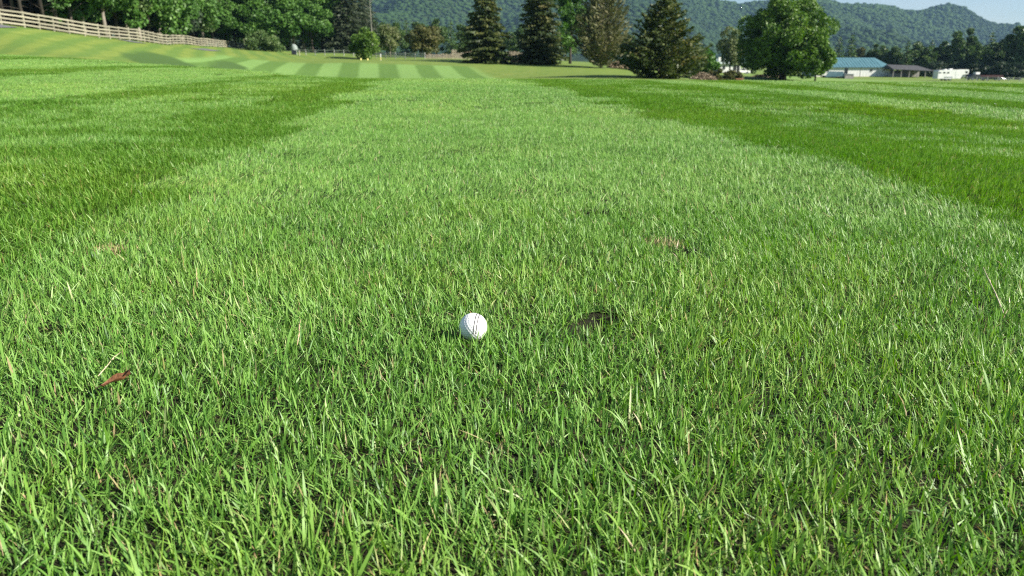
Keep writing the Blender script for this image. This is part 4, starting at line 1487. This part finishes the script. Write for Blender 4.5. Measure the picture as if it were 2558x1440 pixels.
M_YEL = simple_mat('yellow_paint', (.62, .55, .16), (.74, .68, .28), rough=.5)
r = stand(952, 118, 'marker_stake')
tag(r, 'pale yellow marker stake in the rough below the rail fence', 'stake')
MB().box(-.055, .055, -.055, .055, -.2, .95).build('shaft', M_WHITE, r)
MB().box(-.057, .057, -.057, .057, .05, .45).build('yellow_band', M_YEL, r)
for k, (px, lb) in enumerate(((902, 'small yellow ground marker left of its twin below the round shrub'), (919, 'small yellow ground marker right of its twin below the round shrub'))):
    r = stand(px, 116, 'ground_marker')
    tag(r, lb, 'marker', 'yellow ground markers')
    MB().tube([(0, 0, -.05), (0, 0, .20), (0, 0, .26)], [.13, .12, .06], 10).build('dome', M_YEL, r, True)
    MB().tube([(0, 0, .26), (0, 0, .34)], [.03, .03], 6).build('knob', M_YEL, r)

# grey asphalt cart path showing in three places along the bank
M_ASPH = simple_mat('asphalt', (.10, .10, .11), (.16, .16, .17), scale=3, rough=.9)


def path_piece(pts, w):
    """strip of path hugging the ground"""
    V, Fq = [], []
    P = [at(px, 150, Y) for px, Y in pts]
    Q = []
    for a, b in zip(P[:-1], P[1:]):
        for k in range(8): Q.append(a.lerp(b, k / 8))
    Q.append(P[-1])
    for i, q in enumerate(Q):
        t = (Q[min(i + 1, len(Q) - 1)] - Q[max(i - 1, 0)]).normalized()
        s = Vector((-t.y, t.x, 0))
        for f in (-1, -.33, .33, 1):
            e = q + s * (w / 2 * f)
            V.append((e.x, e.y, H(e.x, e.y) + .05))
    for i in range(len(Q) - 1):
        for j in range(3): Fq.append((i * 4 + j, i * 4 + j + 1, (i + 1) * 4 + j + 1, (i + 1) * 4 + j))
    o = link(bpy.data.objects.new('cart_path', np_mesh('cart_path', np.array(V), np.array(Fq), [M_ASPH], None, True)))
    tag(o, 'grey asphalt cart path on the left bank', kind='structure')


path_piece([(-40, 70), (30, 75.5)], 2.2)
path_piece([(318, 96), (352, 99)], 2.4)
path_piece([(495, 118), (535, 127)], 2.6)

# ------------------------------------------------------------------ golf ball, leaf, stems
def golf_ball(loc, label, tilt=(0.5, 0.35, 0.3), hi=True):
    nu, nv = (220, 112) if hi else (64, 32)
    u, v = np.meshgrid(np.linspace(0, 2 * np.pi, nu, endpoint=False), np.linspace(0, np.pi, nv))
    d = np.stack([np.sin(v) * np.cos(u), np.sin(v) * np.sin(u), np.cos(v)], -1).reshape(-1, 3)
    k = np.arange(336)
    z = 1 - 2 * (k + .5) / 336
    ph = k * math.pi * (3 - math.sqrt(5))
    c = np.stack([np.sqrt(1 - z * z) * np.cos(ph), np.sqrt(1 - z * z) * np.sin(ph), z], -1)
    ang = np.arccos(np.clip((d @ c.T).max(1), -1, 1))
    rr = BALL_R - 0.00030 * (1 - smooth(0.045, 0.083, ang))
    i, j = np.meshgrid(np.arange(nv - 1), np.arange(nu), indexing='ij')
    Fq = np.stack([i * nu + j, (i + 1) * nu + j, (i + 1) * nu + (j + 1) % nu, i * nu + (j + 1) % nu], -1).reshape(-1, 4)
    m, N, L, out = new_mat('golf_ball_cover')
    b = N.new('ShaderNodeBsdfPrincipled')
    b.inputs['Roughness'].default_value = 0.25
    b.inputs['Coat Weight'].default_value = 0.3
    b.inputs['Coat Roughness'].default_value = 0.1
    nz = N.new('ShaderNodeTexNoise'); nz.inputs['Scale'].default_value = 60
    r_ = ramp(N, [(0.35, (0.80, 0.80, 0.78)), (0.7, (0.86, 0.86, 0.85))])
    tc = N.new('ShaderNodeTexCoord')
    L.new(tc.outputs['Object'], nz.inputs['Vector']); L.new(nz.outputs['Fac'], r_.inputs['Fac'])
    L.new(r_.outputs['Color'], b.inputs['Base Color'])
    L.new(b.outputs['BSDF'], out.inputs['Surface'])
    root = bpy.data.objects.new('golf_ball', None)
    root.empty_display_size = .02
    link(root)
    root.location = loc
    root.rotation_euler = tilt
    link(bpy.data.objects.new('cover', np_mesh('cover', d * rr[:, None], Fq, [m], None, True)), root)
    tag(root, label, 'golf ball')
    return root


def ball_line(root, off, mat):
    """thin printed line round part of the ball, a raised film of ink"""
    a = np.linspace(-0.2, 2.2, 60)
    r = BALL_R + 0.00012
    V, Fq = [], []
    for k, t in enumerate(a):
        for w in (-0.00065, 0.00065):
            o_ = off + w
            q = math.sqrt(r * r - o_ * o_)
            V.append((o_, -q * math.cos(t), q * math.sin(t)))
        if k: Fq.append((2 * k - 2, 2 * k - 1, 2 * k + 1, 2 * k))
    link(bpy.data.objects.new('printed_line', np_mesh('printed_line', np.array(V), np.array(Fq), [mat], None, True)), root)


gb = golf_ball(BALL, 'white dimpled golf ball with two dark lines resting on the turf', (0.0, 0.10, -0.12))
M_INK = simple_mat('dark_ink', (.05, .045, .05), (.10, .09, .09), rough=.5)
ball_line(gb, 0.0038, M_INK)
ball_line(gb, 0.0078, M_INK)
p2 = ground_hit(2485, 258, 0.02)
golf_ball(Vector((p2.x, p2.y, H(p2.x, p2.y) - .004)), 'tiny far white golf ball sunk in the dark stripe at right', hi=False)


def dead_leaf():
    """curled oval leaf, rust brown, with a raised midrib and short stalk"""
    nu, nv = 22, 11
    L_, W_ = 0.035, 0.015
    V, r_ = [], []
    rng = np.random.default_rng(2)
    for i in range(nu):
        s = i / (nu - 1)
        w = W_ * (math.sin(math.pi * s ** 0.85) ** 0.75) + 0.0004
        for j in range(nv):
            t = 2 * j / (nv - 1) - 1
            x = (s - .5) * L_
            y = t * w / 2 * (1 - 0.25 * abs(t))
            z = 0.0055 * abs(t) ** 1.5 * (0.5 + s) + 0.004 * math.sin(2.6 * s) + 0.0009 * math.sin(9 * s + 3 * t) + (0.006 * max(0, s - .75) / .25)
            V.append((x, y, z)); r_.append(np.clip(rng.uniform(.2, .9) - (.5 if s > .82 else 0), 0, 1))
    Fq = [(i * nv + j, i * nv + j + 1, (i + 1) * nv + j + 1, (i + 1) * nv + j) for i in range(nu - 1) for j in range(nv - 1)]
    m = leaf_mat('dead_leaf', [(0, (.055, .026, .016)), (.5, (.195, .085, .036)), (1, (.31, .15, .07))], rough=.55, trans=.15)
    root = empty('fallen_leaf', LEAF_P + Vector((0, 0, 0.004)))
    root.rotation_euler = (0.25, -0.12, 0.42)
    tag(root, 'curled rust brown fallen leaf lying in the grass', 'leaf')
    link(bpy.data.objects.new('blade', np_mesh('blade', np.array(V), np.array(Fq), [m], dict(rnd=r_), True)), root)
    MB().tube([(-L_ / 2, 0, .0032), (0, 0, .0062), (L_ / 2 - .004, 0, .009)], [.0006, .0005, .0003], 5).build('midrib', simple_mat('midrib', (.16, .06, .03), (.3, .13, .06), rough=.6), root)
    MB().tube([(-L_ / 2 - .009, .002, -.002), (-L_ / 2, 0, .0032)], [.0006, .0006], 5).build('stalk', simple_mat('leaf_stalk', (.08, .04, .03), (.12, .06, .04), rough=.7), root)


dead_leaf()


def dry_stem(pa, pb, za, zb, rad, label, c1, c2, sheath=True):
    a, b = ground_hit(*pa, za), ground_hit(*pb, zb)
    a = Vector((a.x, a.y, a.z)); b = Vector((b.x, b.y, b.z))
    root = empty('dry_stem', a)
    tag(root, label, 'stem')
    d = b - a
    m = simple_mat('straw', c1, c2, scale=200, rough=.6)
    MB().tube([(0, 0, 0), d * .35 + Vector((.001, .001, .002)), d * .7 + Vector((-.001, 0, .002)), d], [rad, rad * .95, rad * .8, rad * .45], 6).build('stalk', m, root, True)
    for f in ((.32, .66) if sheath else (.5,)):
        q = d * f + Vector((0, 0, .0015))
        MB().tube([q - d * .02, q, q + d * .02], [rad * .9, rad * 1.5, rad * .9], 6).build('node', m, root, True)


dry_stem((245, 940), (302, 880), .020, .030, .0007, 'pale straw stem leaning in the grass above the brown leaf', (.42, .34, .20), (.62, .54, .36))
dry_stem((742, 862), (752, 798), .014, .036, .0009, 'thin reddish dry stem in the grass left of the ball', (.36, .24, .15), (.56, .40, .26))
dry_stem((2506, 782), (2456, 668), .012, .046, .0012, 'long tan dry stem in the grass at the right edge', (.42, .34, .22), (.60, .50, .36))

# ------------------------------------------------------------------ air between here and the mountain
hz, N, L, out = new_mat('valley_haze')
v = N.new('ShaderNodeVolumePrincipled')
v.inputs['Color'].default_value = (0.38, 0.64, 0.95, 1)
v.inputs['Density'].default_value = 0.000078
v.inputs['Anisotropy'].default_value = 0.2
L.new(v.outputs['Volume'], out.inputs['Volume'])
hb = MB().box(-4300, 4300, -4300, 4300, -30, 420).build('haze', hz)
tag(hb, 'thin blue valley haze in front of the mountain', kind='stuff')
